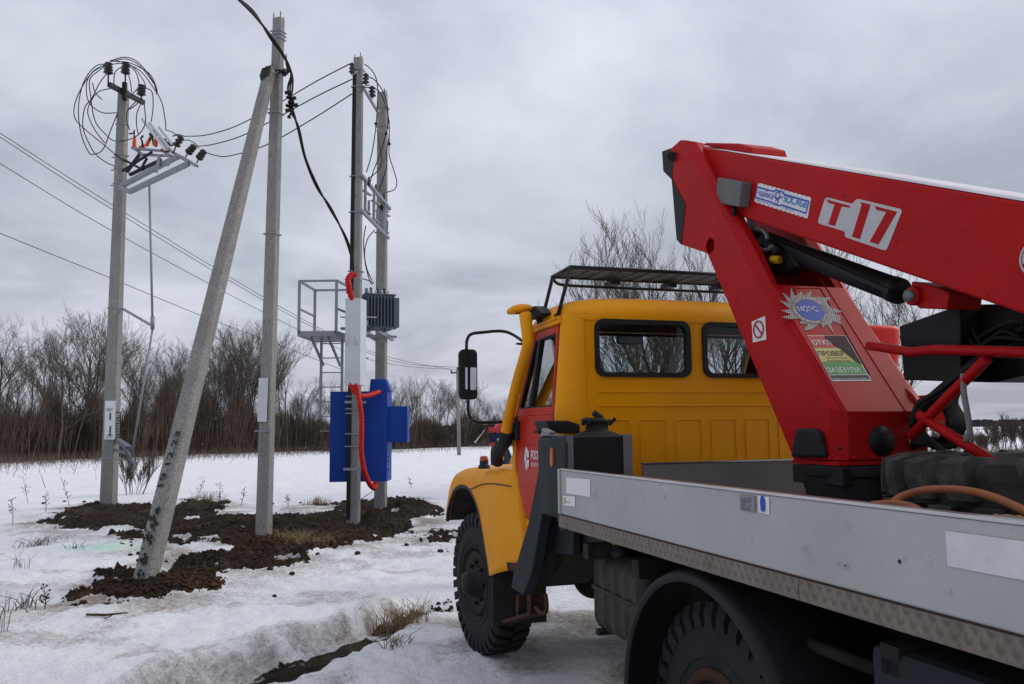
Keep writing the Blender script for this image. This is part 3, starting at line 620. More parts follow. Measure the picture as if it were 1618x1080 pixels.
# firewall / windscreen frame
def wf(y, z): return Vector((5.86-max(0, z-1.85)*.52, y, z))
cab.holed([wf(a, b) for a, b in ((-.93, 1.85), (.93, 1.85), (.89, 2.60), (-.89, 2.60))], [[wf(a, b) for a, b in rrect(0, 2.23, .85, .325, .07, 4)]], (-.03, 0, 0))
cab.box((5.82, -.95, 1.1), (5.87, .95, 1.86))
cabo = cab.build('cab', 'yellow', truck, bevel=.003)
roof = MB(); rows = []
xs = [TR-.002, TR+.0, TR+.03, TR+.09, TR+.18, 5.25, 5.40, 5.50, 5.56, 5.58]; 
for i, x in enumerate(xs):
    hz = [0, .04, .10, .145, .17, .18, .165, .12, .05, 0][i]; row = []
    for k in range(25):
        a = math.pi*k/24; yy_ = math.cos(a); e_ = math.copysign(abs(yy_)**.62, yy_); zz = abs(math.sin(a))**.42
        wv = .0028*noise.noise(Vector((x*9, e_*11, 2)))
        hw_ = (YS+.005) if i < 2 else (YS+ (.945-YS)*min(1, ((x-TR)/.19)**.6) if x < TD else .955)
        row.append(Vector((x, e_*hw_, 2.515+hz*zz*(1.0)+wv*(1+3*noise.noise(Vector((e_*20, x*3, 0)))))))
    rows.append(row)
roof.grid(rows); roof.build('roof', 'yellow', cabo)
for s in (1, -1): q = MB(); q.bar((4.99, s*.965, 2.53), (5.55, s*.96, 2.525), .02, .014); q.build('drip_rail', 'yellow', cabo)
# snow remnants/dirt line are part of the roof edge: small frozen ridge
for s in (1, -1):
    wn = MB(); 
    cc_ = cyw if s > 0 else cyr
    for rr_, ho in ((rrect(cc_, czw, hw+.008, hh+.008, .065, 5), rrect(cc_, czw, hw-.022, hh-.022, .05, 5)),):
        wn.holed([Vector((TR-.018, a, b)) for a, b in rr_], [[Vector((TR-.018, a, b)) for a, b in ho]], (.05, 0, 0))
    wn = wn.build('rear_window', 'plastic', truck)
    g = MB(); g.prism([Vector((TR+.005, a, b)) for a, b in rrect(cc_, czw, hw-.02, hh-.02, .05, 4)], (.004, 0, 0)); g.build('glass', 'glass', wn)
g = MB(); g.prism([wf(a, b)+Vector((-.012, 0, 0)) for a, b in rrect(0, 2.23, .855, .33, .07, 4)], (-.004, 0, 0)); g.build('windscreen', 'glass', cabo)
# doors
for s in (1, -1):
    def dp(t_, z, dy=0): return Vector((t_, s*(yin(z)+.004+dy), z))
    def lay(poly, hole, z0=None):
        return poly, hole
    out = [(5.00, 1.18), (5.45, 1.17), (5.62, 1.22), (5.76, 1.40), (5.815, 1.60), (5.82, 1.90), (5.49, 2.485), (5.01, 2.495)]
    lo = [p for p in out if p[1] <= 1.9]+[(5.00, 1.9)]; hi = [(5.00, 1.9), (5.82, 1.9), (5.49, 2.485), (5.01, 2.495)]
    wh = [(5.04, 1.955), (5.74, 1.955), (5.475, 2.43), (5.05, 2.435)]
    d = MB(); d.prism([dp(*p) for p in lo], (0, -s*.045, 0)); d.holed([dp(*p) for p in hi], [[dp(*p) for p in wh]], (0, -s*.045, 0))
    d.bar(dp(5.13, 1.70, .003), dp(5.80, 1.70, .003), .012, .01)
    door = d.build('door', 'doorred', truck, bevel=.006)
    q = MB()
    for a, b in ((0, 1), (1, 2), (2, 3), (3, 0)): q.bar(dp(*wh[a], -.012), dp(*wh[b], -.012), .02, .02)
    q.bar(dp(5.50, 1.95, -.012), dp(5.39, 2.43, -.012), .045, .02); q.build('window_seal', 'plastic', door)
    g = MB(); g.prism([dp(*p, -.02) for p in wh], (0, -s*.004, 0)); g.build('door_glass', 'glass2', door)
    q = MB(); q.bar(dp(5.20, 1.79, .02), dp(5.30, 1.79, .02), .028, .02); q.box((5.17, s*1.003-.01, 1.775), (5.20, s*1.003+.022, 1.805)); q.build('handle', 'plastic', door, bevel=.004)
    q = MB(); q.box((5.70, s*1.0-.01, 1.73), (5.80, s*1.0+.035, 1.865)); q.build('hinge_cover', 'plastic', door, bevel=.01)
    if s == 1:
        o_ = tk(840.5, 727, y=1.008); text('РОССЕТИ', 'lettering', tk(839, 725, y=1.01), (-1, 0, 0), (0, 0, 1), .062, 'white', door, fitw=.30, bold=.02)
        text('МОСКОВСКИЙ РЕГИОН', 'lettering', tk(839, 736, y=1.01), (-1, 0, 0), (0, 0, 1), .032, 'white', door, fitw=.28)
        q = MB(); cc = tk(833, 724, y=1.006)
        for k in range(5):
            for r0, r1, h0, h1 in ((.012, .06, .25, .75),):
                a = 2*math.pi*k/5; q.prism([cc+Vector((math.cos(a+da)*r*.8, .002, math.sin(a+da)*r*1.25)) for r, da in ((.015, -.45), (.06, -.5), (.068, 0), (.06, .5), (.015, .45))], (0, .002, 0))
        q.build('emblem', 'white', door)
# cab inside
q = MB(); q.holed([wf(a, b)+Vector((-.033, 0, 0)) for a, b in ((-.90, 1.87), (.90, 1.87), (.865, 2.50), (-.865, 2.50))], [[wf(a, b)+Vector((-.033, 0, 0)) for a, b in rrect(0, 2.20, .84, .28, .07, 4)]], (-.01, 0, 0))
for s in (1, -1): q.bar((5.80, s*.93, 1.9), (5.46, s*.895, 2.50), .07, .06, up=(0, 1, 0)); q.bar((5.02, s*.90, 1.5), (5.02, s*.88, 2.5), .06, .10); q.box((5.03, s*.90-.02, 1.2), (5.80, s*.90+.02, 1.93))
q.box((TR+.05, -.85, 1.2), (5.8, .85, 1.24)); q.box((5.55, -.85, 1.7), (5.84, .85, 1.90)); q.lathe([(-.0, .19), (.02, .205), (.04, .19)], (5.42, .42, 2.0), Vector((.5, 0, -.85)), 20)
q.prism([Vector((TR+.05, y, z)) for y, z in ((-.84, 2.50), (.84, 2.50), (.84, 2.515), (-.84, 2.515))], (.48, 0, 0)); q.build('cab_interior', 'interior', cabo)
for y in (.40, -.30):
    q = MB(); wd = .27 if y > 0 else .42; q.box((TR+.08, y-wd, 1.55), (TR+.2, y+wd, 2.165)); q.box((TR+.12, y-wd, 1.5), (TR+.55, y+wd, 1.62)); q.build('seat', 'seatf', cabo, bevel=.04)
cc = tk(996, 537, t=5.50); q = MB(); q.prism([Vector((cc.x, cc.y+a, cc.z+b)) for a, b in rrect(0, 0, .105, .03, .02, 3)], (.02, 0, 0)); mm_ = q.build('interior_mirror', 'plastic', truck)
q = MB(); q.prism([Vector((cc.x-.003, cc.y+a, cc.z+b)) for a, b in rrect(0, 0, .098, .025, .018, 3)], (.002, 0, 0)); q.build('mirror_glass', 'greybox', mm_)  # pale grey enamel on the face paints in the mirror's bright reflection
q = MB(); q.cyl((cc.x+.02, cc.y, cc.z+.02), (cc.x+.05, cc.y, 2.47), .008); q.build('mirror_stalk', 'plastic', mm_)

# bonnet and front wings
bn = MB(); rows = []
for x, zt_, hw_ in ((5.86, 1.86, .60), (6.4, 1.83, .58), (7.0, 1.77, .54), (7.5, 1.70, .50), (7.68, 1.62, .48), (7.70, 1.2, .48), (7.70, .95, .48)):
    rows.append([Vector((x, hw_*c_, zt_-d_)) for c_, d_ in ((1.0, .45), (1.0, .12), (.93, .04), (.7, .0), (0, -.02), (-.7, 0), (-.93, .04), (-1, .12), (-1, .45))])
bn.grid(rows); bn.build('bonnet', 'yellow', truck)
bp = MB(); bp.box((7.75, -.86, .62), (7.95, .86, .85)); bp.build('front_bumper', 'plastic', truck, bevel=.02)
CA = [((7.68,1.0),(7.60,.98)), ((7.69,1.09),(7.585,1.04)), ((7.685,1.18),(7.54,1.10)), ((7.65,1.27),(7.47,1.16)), ((7.57,1.365),(7.36,1.245)), ((7.42,1.43),(7.2,1.305)), ((7.15,1.475),(7.0,1.335)), ((6.8,1.50),(6.78,1.325)), ((6.4,1.51),(6.60,1.26)), ((6.0,1.52),(6.45,1.15)), ((5.80,1.50),(6.34,1.0)), ((5.745,1.30),(6.26,.87)), ((5.70,1.13),(6.20,.78)), ((5.60,.86),(6.16,.70))]
def sp2(L, n=4):
    a = spline([(p[0][0], p[0][1], 0) for p in L], n); b = spline([(p[1][0], p[1][1], 0) for p in L], n); return [((u.x, u.y), (v.x, v.y)) for u, v in zip(a, b)]
CA2 = sp2(CA)
for s in (1, -1):
    fd = MB(); rows = []
    nC = len(CA2)
    for i, (cr_, ar) in enumerate(CA2):
        (ct, cz), (at_, az) = cr_, ar; rearness = sm(.62, .85, i/(nC-1)); row = []
        ytop = 1.02-.005*rearness
        row.append(Vector((at_, s*1.085, az)));  row.append(Vector((at_, s*1.118, az+.002)))
        for k, yy_ in ((.12, 1.125), (.35, 1.118), (.6, 1.105-.03*rearness), (.82, 1.08-.06*rearness), (.95, 1.04-.03*rearness)):
            row.append(Vector((at_+(ct-at_)*k, s*yy_, az+(cz-az)*k)))
        row.append(Vector((ct, s*(.985 if rearness < .5 else 1.0), cz)))
        # inner part of the top
        if rearness < .5:
            row.append(Vector((ct-(.01), s*.85, cz+.012))); row.append(Vector((ct-.02, s*.52, cz+.02)))
        else:
            row.append(Vector((ct-.01, s*.97, cz))); row.append(Vector((ct-.02, s*.93, cz)))
        rows.append(row)
    fd.grid(rows); wing = fd.build('front_wing', 'yellow', truck, thick=.004)
    q = MB(); q.tube([Vector((a[0], s*1.112, a[1]-.006)) for _, a in CA2], .017, 8); q.build('wheel_arch_lip', 'plastic', wing)
    rows = [[Vector((a[0]+.0, s*y_, a[1]+.0)) for y_ in (1.09, .9, .62)] for _, a in CA2]; q = MB(); q.grid(rows); q.build('arch_liner', 'under', wing, thick=.004)
    sx = [(6.02, .97), (6.05, 1.0), (6.2, 1.03), (6.45, 1.05), (6.62, 1.06)]
    q = MB(); zs = lambda t_: 1.345+.0*(t_)
    q.tube(spline([Vector((5.80, s*1.047, 1.395)), Vector((6.0, s*1.075, 1.40)), Vector((6.2, s*1.102, 1.395)), Vector((6.4, s*1.118, 1.375)), Vector((6.6, s*1.130, 1.335)), Vector((6.7, s*1.132, 1.32))], 6), .0045, 5); q.build('panel_seam', 'plastic', wing)
    cc = Vector((6.42, s*1.0, 1.515)) if s == -1 else tk(765, 738, z=1.515); q = MB(); q.lathe([(-.01, .048), (.018, .045), (.02, .036), (.05, .036)], cc, (0, 0, 1), 16); ti = q.build('turn_signal', 'plastic', truck)
    q = MB(); q.lathe([(.05, .036), (.078, .034), (.088, .024), (.09, 0)], cc, (0, 0, 1), 16); q.build('lens', 'amber', ti)
    q = MB(); q.lathe([(0, .10), (.04, .095), (.05, 0)], (7.68, s*.78, 1.1), (1, 0, 0), 20); q.build('headlight', 'steel', truck)

# snorkel
YN = 1.08
sn = [tk(*p, y=YN) for p in ((799,690),(804,660),(818,600),(832,552),(834,535),(830,496))]
q = MB(); q.tube(spline(sn, 6), [.043-.006*math.sin(math.pi*k/30) for k in range(31)], 20)
snk = q.build('air_intake_snorkel', 'yellow', truck)
top = sn[-1]; q = MB(); q.lathe([(-.005, .045), (.0, .095), (.010, .10), (.024, .098), (.045, .065), (.055, .03), (.057, 0)], tk(823, 493, y=YN), Vector((.03, .1, 1)), 24); q.build('intake_cap', 'yellow', snk)
q = MB(); bt = tk(786, 731, y=YN-.04); q.tube(spline([bt, tk(788, 712, y=YN-.02), sn[0]+Vector((0, 0, -.02)), sn[0]+Vector((0, 0, .03))], 4), [.044]*4+[.052]*5+[.050]*4, 18); q.build('rubber_boot', 'rubber', snk)
for a, b in (((829, 543), 0), ((799, 686), 0), ((798, 694), 1)):
    pc = tk(*a, y=YN); dr = (sn[3]-sn[1]).normalized() if b < 1 and a[1] > 600 else Vector((0, 0, 1)); q = MB(); q.lathe([(-.006, .036+.010*b), (-.006, .0415+.010*b), (.006, .0415+.010*b), (.006, .036+.010*b)], pc, dr, 20); q.cyl(pc+Vector((0, .035, 0)), pc+Vector((0, .06, 0)), .008, n=6); q.build('hose_clamp', 'chrome' if b else 'black', snk)
# work lamp by the roof
q = MB(); wl = tk(846, 494, y=.99); q.prism([tk(*p, y=1.02) for p in ((836,487),(845,483),(856,494),(852,498),(840,505))], (0, -.08, 0)); q.bar(wl+Vector((0, -.01, -.03)), Vector((wl.x, .965, 2.53)), .015); q.build('work_lamp', 'plastic', truck)
q = MB(); q.tube(spline([wl+Vector((.02, 0, -.03)), tk(836, 512, y=1.0), tk(833, 530, y=1.03), tk(833, 548, y=1.05)], 6), .006, 6); q.build('lamp_cable', 'wire', truck)

# rear-view mirror
for s in (1, -1):
    def mm(v): return Vector((v.x, s*v.y, v.z))
    tm = 5.83; P_ = lambda x, y: tk(x, y, t=tm)
    q = MB(); q.tube(spline([mm(v) for v in (Vector((5.60, .96, 2.41)), P_(800,524), P_(760,525), P_(744,528), P_(738,537), P_(737,552))], 6), .012, 8); q.cyl(mm(Vector((5.60, .95, 2.41))), mm(Vector((5.60, .99, 2.41))), .022); q.build('mirror_arm', 'black', truck); q = MB()
    q.tube(spline([mm(v) for v in (P_(740,630), P_(740,650), P_(748,664), P_(765,667), P_(800,666), Vector((5.78, 1.01, 1.86)))], 6), .012, 8)
    q.cyl(mm(Vector((5.78, 1.0, 1.84))), mm(Vector((5.78, 1.0, 1.90))), .025)
    arm = q.build('mirror_arm', 'black', truck)
    mc = P_(740.5, 591); q = MB(); hw_, hh_ = .068, .185
    rows = []
    for x, k in ((.0, .96), (.008, 1.0), (.05, .98), (.075, .88), (.085, .6)):
        rows.append([mm(Vector((mc.x+x, mc.y+a*k, mc.z+b_*k))) for a, b_ in rrect(0, 0, hw_, hh_, .035, 4)])
    q.grid(rows, close=True); q.f.append(tuple(range(len(q.v)-len(rows[0]), len(q.v)))); q.sm.append(False); q.f.append(tuple(range(len(rows[0])))); q.sm.append(False)
    q.bar(mm(mc+Vector((-.004, .0, -.17))), mm(mc+Vector((-.004, .0, .17))), .012, .008)
    mh = q.build('mirror_housing', 'plastic', truck)
    for (z0, z1, ya_, yb_) in ((-.115, .05, -.058, -.012), (-.11, .05, .010, .026)):
        q = MB(); q.prism([mm(mc+Vector((-.003, a, b_))) for a, b_ in rrect((ya_+yb_)/2, (z0+z1)/2, (yb_-ya_)/2, (z1-z0)/2, .005, 3)], (-.002, 0, 0)); q.build('mirror_glass', 'mirror', mh)

# roof rack of black mesh
q = MB(); za = 2.872; y0r = .86
fr = [Vector((5.0, y0r, za)), Vector((5.36, y0r, za)), Vector((5.36, -y0r, za)), Vector((5.0, -y0r, za))]
for i in range(4): q.cyl(fr[i], fr[(i+1) % 4], .013, n=8)
for s in (1, -1):
    q.cyl((5.0, s*y0r, za), (5.02, s*.955, 2.535), .013, n=8); q.cyl((5.35, s*y0r, za), (5.34, s*.955, 2.535), .013, n=8)
    q.box((5.0, s*.955-.015, 2.52), (5.04, s*.955+.015, 2.56)); q.box((5.32, s*.955-.015, 2.52), (5.36, s*.955+.015, 2.56))
q.tube(spline([Vector((5.36, y0r-.01, za)), Vector((5.40, y0r-.04, za-.03)), Vector((5.42, .72, za-.045)), Vector((5.42, .3, za-.047)), Vector((5.42, -.3, za-.047)), Vector((5.42, -.72, za-.045)), Vector((5.40, -y0r+.04, za-.03)), Vector((5.36, -y0r+.01, za))], 5), .011, 8)
for y in (.40, -.05, -.45): q.box((5.30, y-.035, za-.045), (5.42, y+.035, za-.01))
rk = q.build('roof_rack', 'black', truck)
q = MB()
for i in range(15): y = -y0r+.115*i+.05; q.bar((5.0, y, za-.004), (5.36, y, za-.004), .03 if i % 3 else .06, .004)
for i in range(9): x = 5.0+.045*i; q.bar((x, -y0r, za+.001), (x, y0r, za+.001), .024, .004)
q.build('mesh_tray', 'mesh', rk)

# ---------------------------------------------------------------- boom column
YP = .28
def cy(px, py, y=YP): return tk(px, py, y=y)
ridge = [(1082,221),(1122,300),(1167,385),(1224,499),(1310,644),(1313,727)]
left = [(1058,236),(1075,221)]+[ridge[0]]+ridge[1:]+[(1255,727),(1118,401),(1112,398),(1076,386),(1073,383),(1082,322),(1063,285)]
L3 = [cy(*p) for p in left]
hc = cy(1122, 388); hole = [hc+Vector((.046*math.cos(a), 0, .046*math.sin(a))) for a in [2*math.pi*k/20 for k in range(20)]]
col = MB(); col.holed(L3, [hole], (0, -.03, 0)); col.holed([Vector((p.x, -p.y, p.z)) for p in L3], [], (0, .03, 0)); col.lathe([(0, .046), (.12, .046)], hc+Vector((0, .002, 0)), (0, -1, 0), 20)
R3 = [cy(*p) for p in ridge]; ch = Vector((-.055, -.055, 0))
for s in (1, -1):     # folded flange along the rear edge
    rows = [[Vector((p.x, s*p.y, p.z)), Vector((p.x+ch.x*k, s*(p.y+ch.y), p.z-.02*(i < 5)))] for i, (p, k) in enumerate(zip(R3, (.75, .85, .95, 1, 1, 1)))]
    vs = MB(); col.grid(rows, smooth=False)
    rows2 = [[b_, b_+Vector((.012, -s*.06 if i < 3 else -s*.02, 0))] for i, (a_, b_) in enumerate(rows)]; col.grid(rows2, smooth=False)
# rear cover between the plates: from mid column down
yc = YP-.055
def onr(f, a, b): return R3[a].lerp(R3[b], f)+Vector((-.055, 0, -.02))
cT = onr(.55, 2, 3); cH = R3[4]+Vector((-.055, 0, -.02)); cB = R3[5]+Vector((-.055, 0, 0))
col.prism([Vector((cT.x, yc, cT.z)), Vector((cT.x, -yc, cT.z)), Vector((cH.x, -yc, cH.z)), Vector((cH.x, yc, cH.z))], (.02, 0, .0))
col.prism([Vector((cH.x, yc, cH.z)), Vector((cH.x, -yc, cH.z)), Vector((cB.x, -yc, cB.z)), Vector((cB.x, yc, cB.z))], (.02, 0, 0))
# front cover
A, B = cy(1118, 401), cy(1255, 727); col.prism([Vector((A.x-.03, YP-.03, A.z)), Vector((A.x-.03, -YP+.03, A.z)), Vector((B.x-.03, -YP+.03, B.z)), Vector((B.x-.03, YP-.03, B.z))], (-.02, 0, 0))
T_ = cT; col.prism([Vector((cT.x, yc, cT.z)), Vector((cT.x, -yc, cT.z)), Vector((cT.x+.35, -yc, cT.z-.02)), Vector((cT.x+.35, yc, cT.z-.02))], (0, 0, -.02))
col.box((cB.x-.005, -YP-.004, 1.622), (B.x+.01, YP+.006, 1.64))
colo = col.build('boom_column', 'red', truck, bevel=.004)
q = MB(); q.lathe([(0, .30), (.05, .30), (.055, .285), (.10, .285), (.28, .25)], ((cB.x+B.x)/2, 0, 1.62), (0, 0, -1), 36); q.box((cB.x-.02, -YP, 1.53), (B.x+.02, YP, 1.618)); q.box((2.95, -.3, 1.33), (3.75, .3, 1.46)); q.build('slewing_ring', 'black', truck, bevel=.006)
# rear cover graphics ------------------------------------------------
pl0 = Vector((cH.x, 0, cH.z)); dv = Vector((cT.x-cH.x, 0, cT.z-cH.z)).normalized(); pn = Vector((-dv.z, 0, dv.x))
if pn.x > 0: pn = -pn
def rc(px, py): return tkp(px, py, pl0, pn)
def rdec(pts, name, m, par, lift=.0015): return decal([rc(*p) for p in pts], name, m, par, pn, lift)
st = rdec([(1275.5,530),(1336,530),(1377,601.5),(1314.5,602)], 'safety_sticker', 'white', truck)
def lerp2(a, b, f): return (a[0]+(b[0]-a[0])*f, a[1]+(b[1]-a[1])*f)
TL, TRr, BR, BL = (1276.5,531), (1335,531), (1375,600.5), (1315,601)
for f0, f1, m_ in ((0, .265, 'vred'), (.27, .58, 'vyel'), (.585, .865, 'vgrn'), (.885, .985, 'ink')):
    rdec([lerp2(TL, BL, f0), lerp2(TRr, BR, f0), lerp2(TRr, BR, f1), lerp2(TL, BL, f1)], 'sticker_band', m_, st, .004)
def rtext(s_, x0, x1, yb, h, m, par, b=.0, lf=.0075): a = rc(x0, yb); c_ = rc(x1, yb); text(s_, 'lettering', a+pn*lf*.5, c_-a, dv, h, m, par, fitw=(c_-a).length, bold=b)
rtext('ОТКЛ', 1285, 1314, 545, .032, 'white', st, .01); rtext('ПРОВЕР', 1294, 1335, 562, .030, 'ink', st, .01); rtext('ОТСУТСТВИЕ', 1306, 1340, 567, .011, 'ink', st); rtext('НАПРЯЖЕНИЯ', 1307.5, 1344, 571.5, .011, 'ink', st)
rtext('ЗАЗЕМЛИ', 1309, 1360, 589, .034, 'white', st, .01); rtext('ПОМНИ, ЧТО ТЕБЯ ЖДУТ ДОМА', 1316, 1370, 600, .009, 'white', st)
rdec([(1302,531),(1335,531),(1361,576),(1349,569),(1327,551),(1308,538)], 'peeled_corner', mat('torn_sticker_backing', (.035, .018, .02), .7, var=.3), st, .009)
ec = (1278, 490); q = []
def ell(cx, cy_, a, b, ang, n=28): ca, sa = math.cos(ang), math.sin(ang); return [(cx+a*math.cos(t_)*ca-b*math.sin(t_)*sa, cy_+a*math.cos(t_)*sa+b*math.sin(t_)*ca) for t_ in [2*math.pi*k/n for k in range(n)]]
tips = [(1249,453),(1256,468),(1267,460),(1268,468),(1281,460),(1281,469),(1313,470),(1305,477),(1312,485),(1331,493),(1318,494),(1326,499),(1329,513),(1316,507),(1312,512),(1317,527),(1306,512),(1299,518),(1297,510),(1282,520),(1270,522),(1276,512),(1264,511),(1267,504),(1250,504),(1234,501),(1250,497),(1233,490),(1249,489),(1231,474),(1246,479),(1236,462),(1249,472)]
em = rdec(tips, 'sun_emblem', 'vgrey', truck)
# fine silver hatching of the rays
hq = MB(); cxy = ec
def inpoly(p, P):
    r_ = False
    for i in range(len(P)):
        a, b = P[i], P[(i+1) % len(P)]
        if (a[1] > p[1]) != (b[1] > p[1]) and p[0] < (b[0]-a[0])*(p[1]-a[1])/(b[1]-a[1])+a[0]: r_ = not r_
    return r_
for xx in range(1228, 1334, 3):
    run = None
    for yy2 in range(900, 1062):
        y_ = yy2/2; ins = inpoly((xx+.6+(y_-490)*-.12, y_), tips)
        if ins and run is None: run = y_
        if (not ins or yy2 == 1061) and run is not None:
            if y_-run > 1.4:
                f_ = lambda y3, o: rc(xx+o+(y3-490)*-.12, y3)+pn*.0018
                hq.prism([f_(run, 0), f_(run, 1.7), f_(y_, 1.7), f_(y_, 0)], pn*.001)
            run = None
hq.build('silver_hatching', 'boomwhite', em)
rdec(ell(1278.5, 490, 31, 20.5, .42), 'emblem_ring', 'vgrey', em, .0065); rdec(ell(1280, 490.5, 23.5, 14.5, .42), 'emblem_oval', 'vblue', em, .0095)
rtext('МОЭС', 1262, 1293, 493, .038, 'white', em, .006, .0135)
def arc_text(s_, c_, a, b, rot, t0, t1, hgt, flip=False):
    for i, chh in enumerate(s_):
        if chh == ' ': continue
        t_ = t0+(t1-t0)*i/(len(s_)-1); P0 = ell(*c_, a, b, rot, 1); ca, sa = math.cos(rot), math.sin(rot)
        g_ = lambda tt, aa=a, bb=b: (c_[0]+aa*math.cos(tt)*ca-bb*math.sin(tt)*sa, c_[1]+aa*math.cos(tt)*sa+bb*math.sin(tt)*ca)
        p = rc(*g_(t_)); p2 = rc(*g_(t_+.05*(1 if t1 > t0 else -1))); uu = (p2-p).normalized(); vv = pn.cross(uu).normalized()
        if (vv.dot(dv) < 0) != flip: pass
        cdir = (rc(*c_)-p); vv = vv if (vv.dot(cdir) < 0) != flip else -vv
        text(chh, 'lettering', p+pn*.0052-(vv*hgt*.5), uu, vv, hgt, 'white', em, align='CENTER', bold=.03)
arc_text('ЗАПАДНЫЕ', (1279, 490), 27, 17.5, .42, math.radians(190), math.radians(292), .020)
arc_text('ЭЛЕКТРИЧЕСКИЕ СЕТИ', (1279, 490), 27, 17.5, .42, math.radians(160), math.radians(-10), .014, flip=True)
for P in (((1253,455),(1296,455)), ((1253,455),(1262,474)), ((1296,455),(1374,592)), ((1296,440),(1440,664)), ((1224,470),(1342,664))):
    q = MB(); q.tube([rc(*P[0])+pn*.001, rc(*P[1])+pn*.001], .0022, 5); q.build('weld_seam', 'black' if P[0][0] == 1296 and P[0][1] == 455 else 'red', colo)
for y_ in (-.2, -.1, 0.0, .1, .2): q = MB(); q.lathe([(0, .011), (.008, .010), (.009, 0)], (cB.x-.004, y_, 1.655), (-1, 0, 0), 6); q.build('bolt', 'red', colo)
for x_ in (.06, .14, .22): q = MB(); q.lathe([(0, .011), (.008, .010), (.009, 0)], (cB.x+x_, YP+.001, 1.652), (0, 1, 0), 6); q.build('bolt', 'red', colo)
q = MB(); q.prism([tk(*p, t=cB.x-.003) for p in ((1433,662),(1438,662),(1440,700),(1437,702))], (.002, 0, 0)); q.build('paint_scratch', 'vyel', colo)
# side decals of the column
def cdec(pts, name, m, par, lift=.0015): return decal([cy(*p) for p in pts], name, m, par, (0, 1, 0), lift)
ns = cdec([(1188,508),(1209,499),(1211,536),(1190,541)], 'no_touch_sticker', 'white', truck)
ncx = cy(1199.5, 520); 
def ring(c_, r0, r1, nrm=(0, 1, 0), n=24): q = MB(); q.lathe([(0, r0), (.002, r0), (.002, r1), (0, r1)], c_, nrm, n); return q
ring(ncx+Vector((0, .005, 0)), .048, .040).build('red_ring', 'vred', ns); q = MB(); q.bar(ncx+Vector((.030, .006, .030)), ncx+Vector((-.030, .006, -.030)), .002, .009, up=(0, 0, 1)); q.build('red_bar', 'vred', ns)
q = MB()
pb = [cy(*p) for p in ((1268,676),(1296,677),(1303,684),(1311,722),(1258,722),(1263,690))]; q.prism(pb, (0, .035, 0)); q.build('rubber_buffer', 'plastic', colo, bevel=.012)
ctr2 = tk(1392, 696, t=cB.x-.002); q = MB(); q.lathe([(-.0, .07), (.012, .068), (.014, 0)], ctr2, (-1, 0, 0), 24); q.build('round_cover', 'plastic', colo)
q = MB(); q.prism([cy(*p, y=YP+.002) for p in ((1046,239),(1059,234),(1064,250),(1062,284),(1048,270))], (0, -.10, 0)); q.prism([cy(*p, y=YP+.004) for p in ((1061,282),(1083,322),(1076,386),(1069,378))], (0, -.05, 0)); q.cyl(cy(1062, 247, y=YP-.02), cy(1062, 247, y=YP+.025), .03); q.build('boom_tip_guard', 'plastic', colo); q = MB(); q.prism([Vector((cy(*p).x, -YP+.002, cy(*p).z)) for p in ((1046,239),(1059,234),(1082,322),(1076,386),(1069,378),(1048,270))], (0, -.05, 0)); q.build('boom_tip_guard', 'plastic', colo)
for p in ((1327, 708), (1262, 700)): q = MB(); q.lathe([(0, .010), (.004, .008), (.005, 0)], cy(*p) if p[0] < 1300 else tk(*p, t=cB.x-.01), (0, 1, 0) if p[0] < 1300 else (-1, 0, 0), 8); q.build('bolt', 'black', colo)

# ---------------------------------------------------------------- upper boom
YB2 = .19
def by(px, py, y=YB2): return tk(px, py, y=y)
tl, tr2 = by(1093, 229), by(1618, 318); bl, br2 = by(1150, 335), by(1618, 497)
dt_ = (tr2-tl).normalized(); db_ = (br2-bl).normalized()
tE = tr2+dt_*1.5; bE = br2+db_*1.45; tF = tl-dt_*.10; bF = by(1120, 322)
bo = MB(); prof = [tF, tE, bE, bl, bF]
bo.prism(prof, (0, -2*YB2, 0))
boom = bo.build('upper_boom', 'red', truck, bevel=.012)
# aluminium/snow-white strip lying on top
q = MB(); a0 = by(1165, 232); a1 = by(1230, 249)
npt = 40; rows = []
for i in range(npt+1):
    f = i/npt; p = tl.lerp(tE, .07+.93*f); h_ = .003+.011*min(1, f*3)*(.92+.10*noise.noise(Vector((f*30, 1, 1))))
    rows.append([Vector((p.x, yy_, p.z+hh2)) for yy_, hh2 in ((YB2-.004, .001), (YB2-.008, h_*.8), (YB2-.05, h_), (0, h_*1.05), (-YB2+.05, h_), (-YB2+.01, .002))])
q.grid(rows); q.build('snow_layer', 'snowcap', boom)
q = MB(); q.prism([tk(*p, y=.12) for p in ((1108,228),(1115,225),(1165,226),(1186,232),(1189,243),(1150,238))], (0, -.24, 0)); q.build('boom_end_cover', 'red', boom, bevel=.008)
def bdec(pts, name, m, par, lift=.0015): return decal([by(*p) for p in pts], name, m, par, (0, 1, 0), lift)
def rnd(P, r):
    """round polygon corners (pixel units)"""
    out = []
    n = len(P)
    for i in range(n):
        a, b, c_ = Vector(P[i-1]), Vector(P[i]), Vector(P[(i+1) % n]); rr_ = min(r, (a-b).length*.45, (c_-b).length*.45); u = b+(a-b).normalized()*rr_; v = b+(c_-b).normalized()*rr_
        for k in range(5):
            t_ = k/4; out.append(tuple(u*(1-t_)**2+b*2*t_*(1-t_)+v*t_*t_))
    return out
def z1(x, y): return (1160+x*280/1618, 270+y*280/1618)      # points read off an enlarged view
t17 = bdec(rnd([z1(*p) for p in ((835,235),(1085,300),(1120,250),(1540,350),(1390,730),(1010,600),(1015,552),(762,475))], 5.5), 'model_panel', 'boomwhite', truck)
for P in (((842,258),(1065,318),(1055,335),(985,322),(925,500),(862,488),(920,305),(868,292)), ((1160,283),(1250,305),(1152,620),(1078,600),(1165,318)), ((1287,318),(1492,372),(1320,672),(1240,645),(1392,375),(1300,352))):
    bdec([z1(*p) for p in P], 'letter', 'red', t17, .004)
